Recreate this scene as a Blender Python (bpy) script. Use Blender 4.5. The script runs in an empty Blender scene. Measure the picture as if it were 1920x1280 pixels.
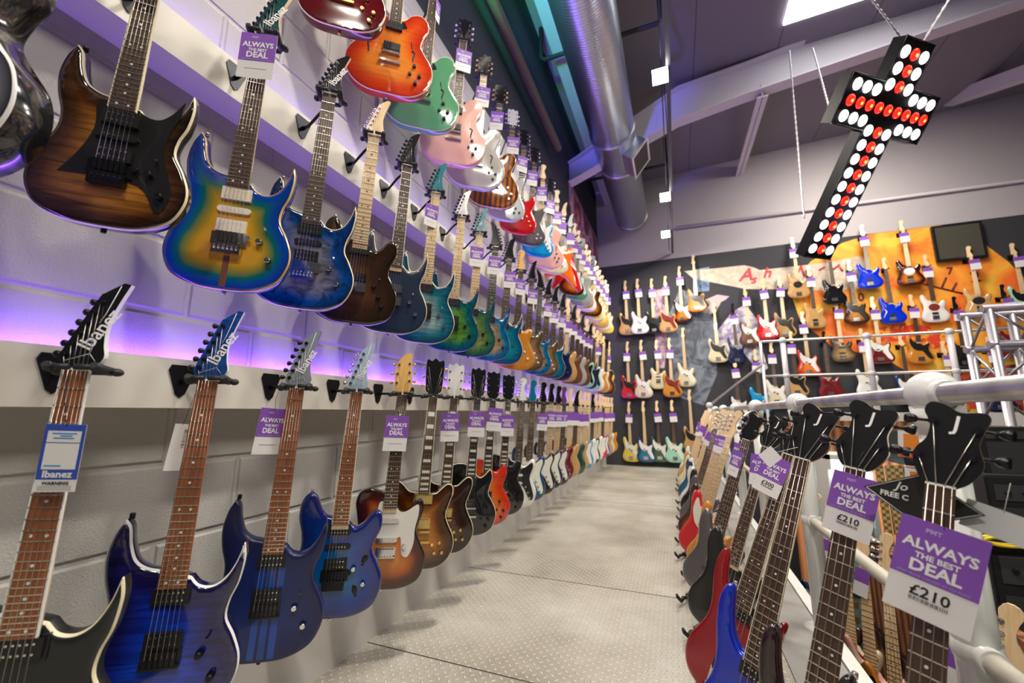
import bpy, bmesh, math, random
from mathutils import Vector, Matrix
from mathutils.geometry import delaunay_2d_cdt
random.seed(7)
S = bpy.context.scene
C = S.collection
R = math.radians
# ------------------------------------------------------------------ camera
# metres; origin at the camera, X = right (away from the block wall), Y = down the aisle, Z = up
F = 775.0
PIT = math.atan(133 / F)
YAW = math.atan(308 / math.hypot(F, 133))
cam = bpy.data.cameras.new('camera')
camo = bpy.data.objects.new('camera', cam)
C.objects.link(camo)
camo.rotation_euler = (math.pi / 2 + PIT, 0, YAW)
cam.sensor_width = 36
cam.lens = F / 1920 * 36
cam.clip_start = .02
cam.clip_end = 60
cam.dof.use_dof = True
cam.dof.focus_distance = 1.45
cam.dof.aperture_fstop = 2.4
S.camera = camo
S.view_settings.view_transform = 'Standard'
S.view_settings.look = 'None'
S.view_settings.gamma = 1
S.view_settings.use_curve_mapping = False
S.view_settings.exposure = 0.04
W = bpy.data.worlds.new('world')
S.world = W
W.use_nodes = True
W.node_tree.nodes['Background'].inputs[0].default_value = (.9, .88, .86, 1)
W.node_tree.nodes['Background'].inputs[1].default_value = .05

FLOOR = -1.041
WX = -1.40          # block wall
BX = -1.284         # front of the hanging rails
HX = -1.152         # where the necks hang
BY = 8.8            # end wall
CEIL = 5.0
_f = Vector((-math.sin(YAW) * math.cos(PIT), math.cos(YAW) * math.cos(PIT), math.sin(PIT)))
_r = Vector((math.cos(YAW), math.sin(YAW), 0))
_u = _r.cross(_f)


def at(px, py, ax, v):
    """point of the place seen at a pixel of the 1920x1280 photograph, on the plane coordinate[ax] = v"""
    d = _r * ((px - 960) / F) + _u * ((640 - py) / F) + _f
    return d * (v / d[ax])


def area(name, loc, size, power, col, rot=(0, 0, 0), size_y=None, spread=None):
    l = bpy.data.lights.new(name, 'AREA')
    l.energy = power
    l.color = col
    l.size = size
    if size_y:
        l.shape = 'RECTANGLE'
        l.size_y = size_y
    if spread:
        l.spread = spread
    o = bpy.data.objects.new(name, l)
    C.objects.link(o)
    o.location = loc
    o.rotation_euler = rot
    return o


WARM = (1, .92, .79)
# the row of track spotlights over the aisle (three in view, two behind the camera) 
TRACK = [(.055, 3.77), (.045, 6.2), (.02, 7.6), (.06, 1.2), (.06, -1.0)]
for (x, y) in TRACK:
    area('track_spot_light', (x - .04, y - .02, 3.10), .16, 62, WARM, (0, R(-12), 0))
# lamps of the hall to the right and daylight from the roof lights
area('hall_light', (3.2, 3.2, 4.4), 1.2, 92, (1, .92, .80), (0, R(10), 0))
area('hall_light', (2.6, -1.2, 4.0), 1.0, 88, (1, .92, .80), (R(15), R(20), 0))
area('hall_light', (3.0, 6.8, 4.3), 1.0, 110, (1, .92, .80), (R(25), 0, 0))
area('uplight', (2.2, 5.0, 1.6), 1.2, 12, (.78, .62, 1), (R(180), 0, 0))
area('lower_shop_light', (2.6, 5.6, -.3), 1.0, 90, (1, .9, .78), (0, 0, 0))
# coloured stage lamps that wash the duct
for nm, loc, tgt, col, e in (('green_stage_light', (-1.05, 1.6, 2.9), (-1.15, 4.2, 4.6), (.1, 1, .25), 60), ('blue_stage_light', (-.75, 1.2, 2.9), (-.75, 4.0, 4.2), (.12, .12, 1), 90)):
    l = bpy.data.lights.new(nm, 'SPOT')
    l.energy = e * 9
    l.color = col
    l.spot_size = R(34)
    l.spot_blend = .7
    l.shadow_soft_size = .05
    o = bpy.data.objects.new(nm, l)
    C.objects.link(o)
    o.location = loc
    o.rotation_euler = (Vector(tgt) - Vector(loc)).to_track_quat('-Z', 'Y').to_euler()


# ------------------------------------------------------------------ materials
MATS = {}


def mat(name, col=(.5, .5, .5), rough=.5, metal=0, coat=0, emit=None, estr=0, alpha=1, trans=0, spec=None):
    if name in MATS:
        return MATS[name]
    m = bpy.data.materials.new(name)
    m.use_nodes = True
    b = m.node_tree.nodes['Principled BSDF']
    b.inputs['Base Color'].default_value = (*col, 1)
    b.inputs['Roughness'].default_value = rough
    b.inputs['Metallic'].default_value = metal
    b.inputs['Coat Weight'].default_value = coat
    b.inputs['Coat Roughness'].default_value = .06
    if spec is not None:
        b.inputs['Specular IOR Level'].default_value = spec
    if emit:
        b.inputs['Emission Color'].default_value = (*emit, 1)
        b.inputs['Emission Strength'].default_value = estr
    if trans:
        b.inputs['Transmission Weight'].default_value = trans
    MATS[name] = m
    return m


class N:
    """tiny node helper"""
    def __init__(s, m):
        s.t = m.node_tree
        s.b = s.t.nodes['Principled BSDF']

    def n(s, typ, ins=None, **kw):
        nd = s.t.nodes.new(typ)
        for k, v in kw.items():
            setattr(nd, k, v)
        for k, v in (ins or {}).items():
            if isinstance(v, bpy.types.NodeSocket):
                s.t.links.new(v, nd.inputs[k])
            else:
                nd.inputs[k].default_value = v
        return nd

    def math(s, op, a, b=0.0, c=0.0):
        nd = s.n('ShaderNodeMath', {0: a, 1: b, 2: c}, operation=op)
        return nd.outputs[0]

    def mix(s, f, a, b, mode='MIX'):
        nd = s.n('ShaderNodeMix', data_type='RGBA', blend_type=mode)
        for i, v in ((0, f), (6, a), (7, b)):
            if isinstance(v, bpy.types.NodeSocket):
                s.t.links.new(v, nd.inputs[i])
            else:
                nd.inputs[i].default_value = v if i == 0 else (*v, 1)[:4]
        return nd.outputs[2]

    def ramp(s, fac, stops, interp='LINEAR'):
        nd = s.n('ShaderNodeValToRGB', {0: fac})
        cr = nd.color_ramp
        cr.interpolation = interp
        while len(cr.elements) < len(stops):
            cr.elements.new(.5)
        for e, (p, c) in zip(cr.elements, stops):
            e.position = p
            e.color = (*c, 1)
        return nd.outputs[0]

    def base(s, sock):
        s.t.links.new(sock, s.b.inputs['Base Color'])

    def bump(s, h, strength=.3, dist=.01):
        bp = s.n('ShaderNodeBump', {'Height': h, 'Strength': strength, 'Distance': dist})
        s.t.links.new(bp.outputs[0], s.b.inputs['Normal'])


def finish(name, stops, width=.1, fig=None, rough=.16, coat=1, metal=0, depth=.35, scale=1):
    """guitar finish: colours from the rim inwards (a sunburst), over a wood figure"""
    if name in MATS:
        return MATS[name]
    m = mat(name, stops[0], rough, metal, coat)
    k = N(m)
    e = k.n('ShaderNodeAttribute', attribute_name='edge').outputs['Fac']
    tc = k.n('ShaderNodeTexCoord').outputs['Object']
    if len(stops) > 1:
        nz = k.n('ShaderNodeTexNoise', {'Vector': tc, 'Scale': 9 * scale, 'Detail': 3})
        f = k.math('MULTIPLY_ADD', k.math('SUBTRACT', nz.outputs[0], .5), .5 if fig == 'burl' else .16, k.math('DIVIDE', e, width))
        n_ = len(stops) - 1
        col = k.ramp(f, [(i / n_, c) for i, c in enumerate(stops)])
    else:
        col = k.n('ShaderNodeRGB').outputs[0]
        col.default_value = (*stops[0], 1)
    if fig == 'flame':
        mp = k.n('ShaderNodeMapping', {'Vector': tc, 'Scale': (6 * scale, 1, 75 * scale)})
        w = k.n('ShaderNodeTexNoise', {'Vector': mp.outputs[0], 'Scale': 1.0, 'Detail': 3, 'Distortion': .8})
        col = k.mix(k.math('MULTIPLY', k.math('GREATER_THAN', e, -1), depth * 1.6), col, k.ramp(w.outputs[0], [(.32, (.12, .1, .08)), (.62, (1, 1, 1))]), 'MULTIPLY')
    elif fig == 'quilt':
        mp = k.n('ShaderNodeMapping', {'Vector': tc, 'Scale': (14, 1, 34)})
        w = k.n('ShaderNodeTexVoronoi', {'Vector': mp.outputs[0], 'Scale': 1.0}, feature='SMOOTH_F1')
        col = k.mix(depth, col, k.ramp(w.outputs[0], [(.1, (1, 1, 1)), (.8, (.25, .22, .2))]), 'MULTIPLY')
    elif fig == 'burl':
        w = k.n('ShaderNodeTexNoise', {'Vector': tc, 'Scale': 16, 'Detail': 6, 'Distortion': 2.2})
        col = k.mix(depth * 1.6, col, k.ramp(w.outputs[0], [(.36, (.1, .09, .08)), (.55, (1, 1, 1))]), 'MULTIPLY')
    elif fig == 'grain':
        mp = k.n('ShaderNodeMapping', {'Vector': tc, 'Scale': (90, 1, 5)})
        w = k.n('ShaderNodeTexNoise', {'Vector': mp.outputs[0], 'Scale': 1.0, 'Detail': 4, 'Distortion': .4})
        col = k.mix(depth, col, k.ramp(w.outputs[0], [(.35, (.35, .28, .22)), (.6, (1, 1, 1))]), 'MULTIPLY')
    elif fig == 'stripes':
        x = k.n('ShaderNodeSeparateXYZ', {0: tc}).outputs[0]
        w = k.math('GREATER_THAN', k.math('FRACT', k.math('MULTIPLY', x, 26)), .5)
        col = k.mix(w, col, (.12, .03, .01))
    k.base(col)
    return m


def wood(name, c1, c2, rough=.45, coat=0, sc=(120, 120, 6)):
    if name in MATS:
        return MATS[name]
    m = mat(name, c1, rough, 0, coat)
    k = N(m)
    mp = k.n('ShaderNodeMapping', {'Vector': k.n('ShaderNodeTexCoord').outputs['Object'], 'Scale': sc})
    w = k.n('ShaderNodeTexNoise', {'Vector': mp.outputs[0], 'Scale': 1.0, 'Detail': 5})
    k.base(k.ramp(w.outputs[0], [(.3, c1), (.7, c2)]))
    return m


BLACK = mat('black_plastic', (.012, .012, .013), .32)
RUB = mat('black_rubber', (.015, .015, .017), .55)
BMET = mat('black_metal', (.03, .03, .034), .3, .8)
CHR = mat('chrome', (.75, .75, .77), .16, 1)
GOLD = mat('gold_metal', (.85, .62, .22), .22, 1)
STR = mat('steel_strings', (.62, .58, .5), .3, 1)
CREAM = mat('cream_plastic', (.85, .78, .58), .35)
WHT = mat('white_plastic', (.85, .85, .83), .35)
PG_W = mat('white_pickguard', (.82, .81, .77), .25, coat=.5)
PG_M = mat('mint_cream_pickguard', (.8, .82, .7), .25, coat=.5)
PG_B = mat('black_pickguard', (.015, .015, .016), .2, coat=.5)
PG_R = mat('red_tortoise_pickguard', (.22, .03, .02), .25, coat=.5)
BIND = mat('cream_binding', (.82, .74, .52), .35)
BINDW = mat('white_binding', (.85, .86, .86), .3)
DOT = mat('pearl_inlay', (.82, .82, .78), .25)
FRET = mat('fret_wire', (.8, .77, .68), .25, 1)
ROSE = wood('rosewood', (.045, .022, .014), (.1, .05, .03))
JAT = wood('reddish_brown_fretboard_wood', (.2, .06, .022), (.36, .12, .045))
EBO = wood('dark_ebony', (.012, .011, .01), (.03, .026, .022))
MAP = wood('maple', (.72, .5, .26), (.85, .64, .38), .3, .6)
MAPA = wood('amber_maple', (.7, .4, .1), (.8, .5, .16), .3, .6)
MAHN = wood('mahogany_neck', (.14, .05, .025), (.2, .08, .04), .35, .4)
PURP = mat('purple_card', (.24, .085, .48), .5)
CARD = mat('white_card', (.8, .79, .8), .5)
REDC = mat('red_card', (.75, .03, .06), .5)
BLUEC = mat('blue_card', (.03, .08, .45), .5)
INK = mat('black_ink', (.01, .01, .01), .6)
INKW = mat('white_ink', (.85, .85, .85), .5)
INKB = mat('cyan_blue_ink', (.02, .25, .6), .5)
INKP = mat('pale_lilac_ink', (.5, .38, .7), .5)
GALV = mat('galvanised_steel', (.55, .56, .57), .38, .85)
k = N(GALV)
k.base(k.ramp(k.n('ShaderNodeTexNoise', {'Vector': k.n('ShaderNodeTexCoord').outputs['Object'], 'Scale': 14, 'Detail': 5}).outputs[0], [(.3, (.38, .38, .38)), (.7, (.66, .67, .68))]))
WPAINT = mat('white_gloss_paint', (.78, .8, .78), .22, coat=.5)


# ------------------------------------------------------------------ objects
def link(o, parent=None):
    C.objects.link(o)
    if parent is not None:
        o.parent = parent
    return o


def mk(name, me, mats=None, parent=None, loc=None):
    """object sharing a mesh; its materials sit on the object so that copies can differ"""
    o = bpy.data.objects.new(name, me)
    link(o, parent)
    if mats:
        if not isinstance(mats, (list, tuple)):
            mats = [mats]
        while len(me.materials) < len(mats):
            me.materials.append(None)
        for i, m in enumerate(mats):
            o.material_slots[i].link = 'OBJECT'
            o.material_slots[i].material = m
    if loc is not None:
        o.location = loc
    return o


def empty(name, label, cat, loc=(0, 0, 0), rot=(0, 0, 0), group=None):
    o = bpy.data.objects.new(name, None)
    o.empty_display_size = .05
    C.objects.link(o)
    o.location = loc
    o.rotation_euler = rot
    tag(o, label, cat, group)
    return o


def tag(o, label=None, cat=None, group=None, kind=None):
    if label:
        o['label'] = label
    if cat:
        o['category'] = cat
    if group:
        o['group'] = group
    if kind:
        o['kind'] = kind
    return o


class MB:
    def __init__(s):
        s.b = bmesh.new()
        s.mi = 0

    def _m(s, faces):
        for f in faces:
            f.material_index = s.mi

    def box(s, x0, x1, y0, y1, z0, z1, m=None):
        v = [s.b.verts.new(p) for p in ((x0, y0, z0), (x1, y0, z0), (x1, y1, z0), (x0, y1, z0), (x0, y0, z1), (x1, y0, z1), (x1, y1, z1), (x0, y1, z1))]
        if m is not None:
            for q in v:
                q.co = m @ q.co
        s._m([s.b.faces.new([v[i] for i in q]) for q in ((3, 2, 1, 0), (4, 5, 6, 7), (0, 1, 5, 4), (1, 2, 6, 5), (2, 3, 7, 6), (3, 0, 4, 7))])
        return s

    def tube(s, pts, r, n=10, cap=True, smooth=True):
        pts = [Vector(p) for p in pts]
        rr = r if isinstance(r, (list, tuple)) else [r] * len(pts)
        rings = []
        ref = None
        for i, p in enumerate(pts):
            d = (pts[min(i + 1, len(pts) - 1)] - pts[max(i - 1, 0)])
            if d.length < 1e-9:
                d = Vector((0, 0, 1))
            d.normalize()
            if ref is None:
                ref = d.orthogonal().normalized()
            ref = (ref - d * ref.dot(d)).normalized()
            q = d.cross(ref)
            rings.append([s.b.verts.new(p + (ref * math.cos(a) + q * math.sin(a)) * rr[i]) for a in [2 * math.pi * j / n for j in range(n)]])
        for a, b in zip(rings, rings[1:]):
            for j in range(n):
                f = s.b.faces.new((a[j], a[(j + 1) % n], b[(j + 1) % n], b[j]))
                f.smooth = smooth
                f.material_index = s.mi
        if cap:
            s._m([s.b.faces.new(rings[0][::-1]), s.b.faces.new(rings[-1])])
        return s

    def sphere(s, c, r, sc=(1, 1, 1), n=16):
        m = Matrix.Translation(c) @ Matrix.Diagonal((*sc, 1))
        g = bmesh.ops.create_uvsphere(s.b, u_segments=n, v_segments=max(6, n // 2), radius=r, matrix=m)
        for v in g['verts']:
            for f in v.link_faces:
                f.smooth = True
                f.material_index = s.mi
        return s

    def poly(s, pts, y0, y1):
        """prism of an (x,z) outline between two y values (y0 = front)"""
        a = [s.b.verts.new((x, y0, z)) for x, z in pts]
        b = [s.b.verts.new((x, y1, z)) for x, z in pts]
        fs = [s.b.faces.new(a), s.b.faces.new(b[::-1])]
        n = len(pts)
        for i in range(n):
            fs.append(s.b.faces.new((a[(i + 1) % n], a[i], b[i], b[(i + 1) % n])))
        s._m(fs)
        return s

    def mesh(s, name, bev=0):
        bmesh.ops.recalc_face_normals(s.b, faces=s.b.faces)
        if bev:
            bmesh.ops.bevel(s.b, geom=[e for e in s.b.edges], offset=bev, segments=2, affect='EDGES', clamp_overlap=True)
        me = bpy.data.meshes.new(name)
        s.b.to_mesh(me)
        s.b.free()
        return me

    def obj(s, name, mats, parent=None, bev=0, loc=None):
        return mk(name, s.mesh(name, bev), mats, parent, loc)


def spline(p, n=5, closed=True):
    """Catmull-Rom through (x,z[,corner]) points"""
    out = []
    L = len(p)
    for i in range(L if closed else L - 1):
        q = [p[(i + j - 1) % L] if closed else p[min(max(i + j - 1, 0), L - 1)] for j in range(4)]
        a, b, c, d = [Vector(v[:2]) for v in q]
        if len(q[1]) > 2:
            a = b - (c - b) * .3
        if len(q[2]) > 2:
            d = c + (c - b) * .3
        t1 = (c - a) * .5
        t2 = (d - b) * .5
        for k_ in range(n):
            t = k_ / n
            h = b * (2 * t ** 3 - 3 * t * t + 1) + t1 * (t ** 3 - 2 * t * t + t) + c * (-2 * t ** 3 + 3 * t * t) + t2 * (t ** 3 - t * t)
            out.append(h)
    return out


def seg_d(p, poly):
    best = 9
    n = len(poly)
    for i in range(n):
        a = poly[i]
        ab = poly[(i + 1) % n] - a
        t = max(0, min(1, (p - a).dot(ab) / max(ab.length_squared, 1e-12)))
        d = (p - a - ab * t).length_squared
        if d < best:
            best = d
    return math.sqrt(best)


def inside(p, poly):
    c = False
    n = len(poly)
    for i in range(n):
        a, b = poly[i], poly[i - 1]
        if (a.y > p.y) != (b.y > p.y) and p.x < (b.x - a.x) * (p.y - a.y) / (b.y - a.y) + a.x:
            c = not c
    return c


def slab(name, poly, T, rnd, sp, arch=0.0, backrnd=None):
    """solid body with softly rounded rims; 'edge' stores each point's distance from the rim"""
    n = len(poly)
    nor = []
    for i in range(n):
        t = (poly[(i + 1) % n] - poly[i - 1])
        nor.append(Vector((-t.y, t.x)).normalized())
    ar = sum(poly[i - 1].x * poly[i].y - poly[i].x * poly[i - 1].y for i in range(n))
    if ar < 0:
        nor = [-v for v in nor]
    pts = list(poly)
    for off in ((rnd * .3, rnd) if sp < .02 else (rnd,)):
        last = None
        for i in range(n):
            q = poly[i] + nor[i] * off
            if last is not None and (q - last).length < max(off * .8, .004):
                continue
            if inside(q, poly) and seg_d(q, poly) > off * .93:
                pts.append(q)
                last = q
    xs = [p.x for p in poly]
    ys = [p.y for p in poly]
    j = 0
    y = min(ys)
    while y < max(ys):
        x = min(xs) + (sp / 2 if j % 2 else 0)
        while x < max(xs):
            q = Vector((x, y))
            if inside(q, poly) and seg_d(q, poly) > rnd + sp * .45:
                pts.append(q)
            x += sp
        y += sp * .87
        j += 1
    vo, eo, fo, ov, oe, of = delaunay_2d_cdt(pts, [], [list(range(n))] if True else [], 1, 1e-6)
    dist = [seg_d(v, poly) if not (i < n) else 0 for i, v in enumerate(vo)]
    me = bpy.data.meshes.new(name)
    amax = max(dist)

    def prof(d, r):
        return r * (1 - math.sqrt(max(0, 1 - ((r - d) / r) ** 2))) if d < r else 0
    V = []
    E_ = []
    m = len(vo)
    for v, d in zip(vo, dist):
        V.append((v.x, -T / 2 + (rnd - (rnd - prof(d, rnd))) * 1.0 + (rnd * 0) - arch * (1 - math.cos(min(1, d / amax * 1.3) * math.pi)) / 2, v.y))
        E_.append(d)
    br = backrnd or rnd
    for v, d in zip(vo, dist):
        V.append((v.x, T / 2 - (br if d < 1e-5 else prof(d, br)), v.y))
        E_.append(d * .2)
    # rim of the front drops by the rounding radius
    for i, d in enumerate(dist):
        if d < 1e-5:
            V[i] = (V[i][0], -T / 2 + rnd, V[i][2])
    Fc = [tuple(f) for f in fo] + [tuple(m + i for i in reversed(f)) for f in fo]
    cnt = {}
    for f in fo:
        for a, b in zip(f, f[1:] + f[:1]):
            cnt[(a, b)] = 1
    for (a, b) in list(cnt):
        if (b, a) not in cnt:
            Fc.append((b, a, m + a, m + b))
    me.from_pydata(V, [], Fc)
    bm = bmesh.new()
    bm.from_mesh(me)
    bmesh.ops.recalc_face_normals(bm, faces=bm.faces)
    bm.to_mesh(me)
    bm.free()
    at_ = me.attributes.new('edge', 'FLOAT', 'POINT')
    for i, v in enumerate(E_):
        at_.data[i].value = v
    for p in me.polygons:
        p.use_smooth = True
    try:
        me.set_sharp_from_angle(angle=R(50))
    except Exception:
        pass
    return me


# ---- outlines: x, height above the body's bottom, in mm (bass side left); a third value marks a corner
OUT = {
 'rg': [(0, 0), (-80, 7), (-135, 35), (-160, 88), (-158, 140), (-140, 190), (-124, 232), (-124, 275), (-138, 325), (-144, 375), (-136, 425), (-120, 458, 1), (-108, 440), (-100, 400), (-86, 365), (-62, 347), (-31, 340, 1), (31, 322, 1), (50, 302), (78, 298), (104, 315), (124, 352), (136, 398, 1), (142, 360), (136, 305), (122, 262), (120, 222), (142, 180), (160, 132), (158, 86), (132, 36), (75, 6)],
 's': [(0, 0), (-80, 4), (-140, 35), (-163, 90), (-158, 145), (-138, 195), (-124, 240), (-128, 290), (-142, 345), (-138, 400), (-115, 428), (-90, 415), (-72, 378), (-52, 352), (-30, 345, 1), (30, 325, 1), (52, 308), (78, 322), (100, 352), (122, 366), (142, 350), (145, 305), (128, 262), (122, 225), (142, 185), (163, 135), (162, 85), (138, 32), (75, 3)],
 't': [(0, 0), (-85, 5), (-142, 38), (-165, 95), (-155, 150), (-132, 200), (-120, 245), (-128, 295), (-138, 345), (-125, 385), (-90, 400), (-50, 392), (-30, 385, 1), (30, 340, 1), (45, 312), (68, 306), (92, 325), (112, 352), (135, 352), (142, 315), (128, 262), (120, 225), (140, 180), (165, 130), (163, 80), (140, 30), (78, 3)],
 'lp': [(0, 0), (-88, 6), (-145, 42), (-168, 100), (-160, 160), (-132, 212), (-116, 252), (-126, 300), (-140, 340), (-128, 380), (-90, 402), (-50, 404), (-28, 398, 1), (28, 355, 1), (42, 334), (64, 328), (88, 345), (112, 372), (126, 360), (132, 320), (118, 268), (116, 235), (134, 205), (162, 155), (170, 105), (148, 42), (88, 6)],
 'ar': [(0, 0), (-85, 5), (-138, 38), (-165, 95), (-158, 150), (-132, 200), (-116, 245), (-126, 290), (-142, 340), (-145, 380), (-122, 396), (-95, 380), (-66, 352), (-30, 346, 1), (30, 340, 1), (62, 342), (90, 368), (115, 386), (138, 375), (140, 335), (126, 288), (116, 245), (132, 200), (158, 150), (165, 95), (138, 38), (85, 5)],
 'semi': [(0, 0), (-100, 6), (-170, 50), (-200, 120), (-192, 190), (-155, 245), (-132, 285), (-140, 330), (-160, 380), (-152, 425), (-115, 452), (-75, 440), (-48, 408), (-28, 396, 1), (28, 396, 1), (48, 408), (75, 440), (115, 452), (152, 425), (160, 380), (140, 330), (132, 285), (155, 245), (192, 190), (200, 120), (170, 50), (100, 6)],
 'sg': [(0, 0), (-80, 6), (-135, 38), (-160, 95), (-150, 155), (-122, 205), (-112, 250), (-122, 300), (-140, 350), (-138, 395, 1), (-105, 372), (-72, 350), (-30, 345, 1), (30, 345, 1), (72, 350), (105, 372), (138, 395, 1), (140, 350), (122, 300), (112, 250), (122, 205), (150, 155), (160, 95), (135, 38), (80, 6)],
 'jag': [(10, 0), (-70, 2), (-130, 25), (-168, 80), (-165, 140), (-142, 190), (-120, 235), (-120, 290), (-138, 345), (-140, 395), (-115, 425), (-85, 405), (-62, 370), (-30, 352, 1), (30, 335, 1), (55, 315), (85, 330), (112, 345), (142, 325), (140, 285), (122, 248), (128, 210), (155, 165), (178, 110), (168, 55), (120, 15), (60, 0)],
 'exp': [(-20, 60, 1), (-165, 0, 1), (-185, 30, 1), (-120, 210, 1), (-125, 260, 1), (-175, 400, 1), (-150, 415, 1), (-30, 370, 1), (30, 350, 1), (120, 400, 1), (150, 385, 1), (120, 240, 1), (130, 180, 1), (215, -60, 1), (190, -80, 1), (60, 30, 1)],
 'v': [(0, 130, 1), (-160, -60, 1), (-200, -40, 1), (-60, 390, 1), (-30, 400, 1), (30, 400, 1), (60, 390, 1), (200, -40, 1), (160, -60, 1)],
 'pb': [(5, 0), (-80, 3), (-140, 28), (-170, 85), (-163, 145), (-140, 200), (-125, 250), (-130, 310), (-148, 375), (-150, 440), (-128, 478), (-100, 462), (-80, 415), (-58, 375), (-31, 365, 1), (31, 335, 1), (52, 305), (78, 318), (104, 352), (132, 360), (150, 335), (148, 290), (130, 245), (130, 210), (158, 165), (180, 112), (172, 58), (130, 14), (65, 0)],
 'srb': [(0, 0), (-70, 5), (-125, 35), (-152, 90), (-150, 150), (-128, 205), (-112, 260), (-115, 325), (-132, 400), (-138, 465), (-128, 512), (-112, 522), (-100, 500), (-92, 450), (-78, 400), (-55, 368), (-31, 360, 1), (31, 330, 1), (50, 305), (76, 310), (98, 345), (116, 385), (132, 395), (140, 370), (134, 310), (116, 255), (116, 215), (140, 170), (156, 120), (150, 70), (118, 22), (62, 2)],
}
BOT = {'rg': .80, 's': .80, 't': .80, 'lp': .785, 'ar': .80, 'semi': .83, 'sg': .80, 'jag': .81, 'exp': .78, 'v': .77, 'pb': .955, 'srb': .955}
OUT['jazz'] = OUT['semi']
BOT['jazz'] = .83
HEAD = {
 'spear': [(-21, 0, 1), (-36, 20), (-33, 42), (-2, 152), (6, 166), (34, 192, 1), (46, 190, 1), (34, 142), (26, 95), (30, 55), (36, 28), (21, 0, 1)],
 'spearrev': [(21, 0, 1), (36, 20), (33, 42), (2, 152), (-6, 166), (-34, 192, 1), (-46, 190, 1), (-34, 142), (-26, 95), (-30, 55), (-36, 28), (-21, 0, 1)],
 'strat': [(-21, 0, 1), (-24, 18), (-37, 30), (-30, 80), (-22, 140), (-22, 172), (-2, 190), (24, 184), (32, 162), (22, 140), (14, 118), (16, 92), (28, 62), (30, 40), (21, 16), (21, 0, 1)],
 'book': [(-21, 0, 1), (-25, 16), (-38, 32), (-43, 100), (-44, 168), (-36, 184, 1), (-18, 176), (0, 190), (18, 176), (36, 184, 1), (44, 168), (43, 100), (38, 32), (25, 16), (21, 0, 1)],
 'tal': [(-21, 0, 1), (-34, 22), (-40, 70), (-36, 120), (-22, 158), (8, 184), (28, 178), (26, 140), (34, 80), (36, 35), (21, 0, 1)],
 'jay': [(-21, 0, 1), (-34, 16), (-44, 48), (-40, 70), (-27, 92), (-24, 122), (-34, 148), (-26, 166), (-6, 164), (18, 150), (46, 154), (58, 144), (50, 112), (46, 88), (54, 50), (38, 16), (21, 0, 1)],
 'four': [(-21, 0, 1), (-24, 18), (-36, 30), (-30, 90), (-24, 165), (-24, 198), (-2, 220), (24, 212), (34, 188), (22, 162), (12, 130), (14, 100), (28, 66), (30, 40), (21, 16), (21, 0, 1)],
}
PEGS = {'spear': [(-34 + 6.4 * i, 30 + 23 * i, -1) for i in range(6)], 'spearrev': [(34 - 6.4 * i, 30 + 23 * i, 1) for i in range(6)],
 'strat': [(-34 + 2.4 * i, 38 + 24 * i, -1) for i in range(6)], 'book': [(s * 40, 50 + 45 * i, s) for s in (-1, 1) for i in range(3)],
 'tal': [(-37, 48, -1), (-38, 88, -1), (-34, 128, -1), (31, 60, 1), (29, 98, 1), (26, 136, 1)],
 'jay': [(-44, 56, -1), (-27, 128, -1), (47, 66, 1), (50, 118, 1)], 'four': [(-33 + 2 * i, 46 + 38 * i, -1) for i in range(4)]}
SCALE = {'lp': .628, 'semi': .628, 'jazz': .628, 'ar': .628, 'sg': .628, 'pb': .864, 'srb': .864}
CACHE = {}


def body_poly(kind, n):
    b = BOT[kind]
    return [Vector((p.x / 1000, p.y / 1000 - b)) for p in spline(OUT[kind], n)]


def body_mesh(kind, lod):
    key = ('body', kind, lod)
    if key not in CACHE:
        n, sp = ((6, .011), (3, .026), (2, .06))[lod]
        T = {'semi': .048, 'jazz': .09, 'lp': .048, 's': .04}.get(kind, .042)
        rnd = {'jazz': .004, 'rg': .008, 's': .011, 'srb': .012, 'pb': .010, 'lp': .004, 'semi': .004, 'ar': .004, 't': .005, 'jag': .009}.get(kind, .004)
        arch = {'lp': .008, 'semi': .008, 'ar': .007}.get(kind, 0)
        CACHE[key] = slab('guitar_body_' + kind, body_poly(kind, n), T, rnd, sp, arch)
        CACHE[('T', kind)] = T
        CACHE[('rnd', kind)] = rnd
    return CACHE[key]


def ring_mesh(kind, lod, w=.0035, side=.005):
    key = ('bind', kind, lod, w)
    side = .005 if w > .004 else .0028
    if key not in CACHE:
        body_mesh(kind, lod)
        T, rnd = CACHE[('T', kind)], CACHE[('rnd', kind)]
        P = body_poly(kind, (6, 3, 2)[lod])
        n = len(P)
        bm = bmesh.new()
        ar = sum(P[i - 1].x * P[i].y - P[i].x * P[i - 1].y for i in range(n))
        sec = []
        for i in range(n):
            t = (P[(i + 1) % n] - P[i - 1]).normalized()
            nn = Vector((-t.y, t.x)) * (1 if ar > 0 else -1)
            o = P[i] - nn * .0008
            q = P[i] + nn * w
            ya = -T / 2 + rnd
            sec.append([bm.verts.new((o.x, ya + side * .6, o.y)), bm.verts.new((o.x, ya - .0022 - rnd * .15, o.y)), bm.verts.new((q.x, -T / 2 + rnd * .34 - .001, q.y))])
        for i in range(n):
            a, b = sec[i], sec[(i + 1) % n]
            for j in range(2):
                bm.faces.new((a[j], b[j], b[j + 1], a[j + 1])).smooth = True
        bmesh.ops.recalc_face_normals(bm, faces=bm.faces)
        me = bpy.data.meshes.new('binding')
        bm.to_mesh(me)
        bm.free()
        CACHE[key] = me
    return CACHE[key]


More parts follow.
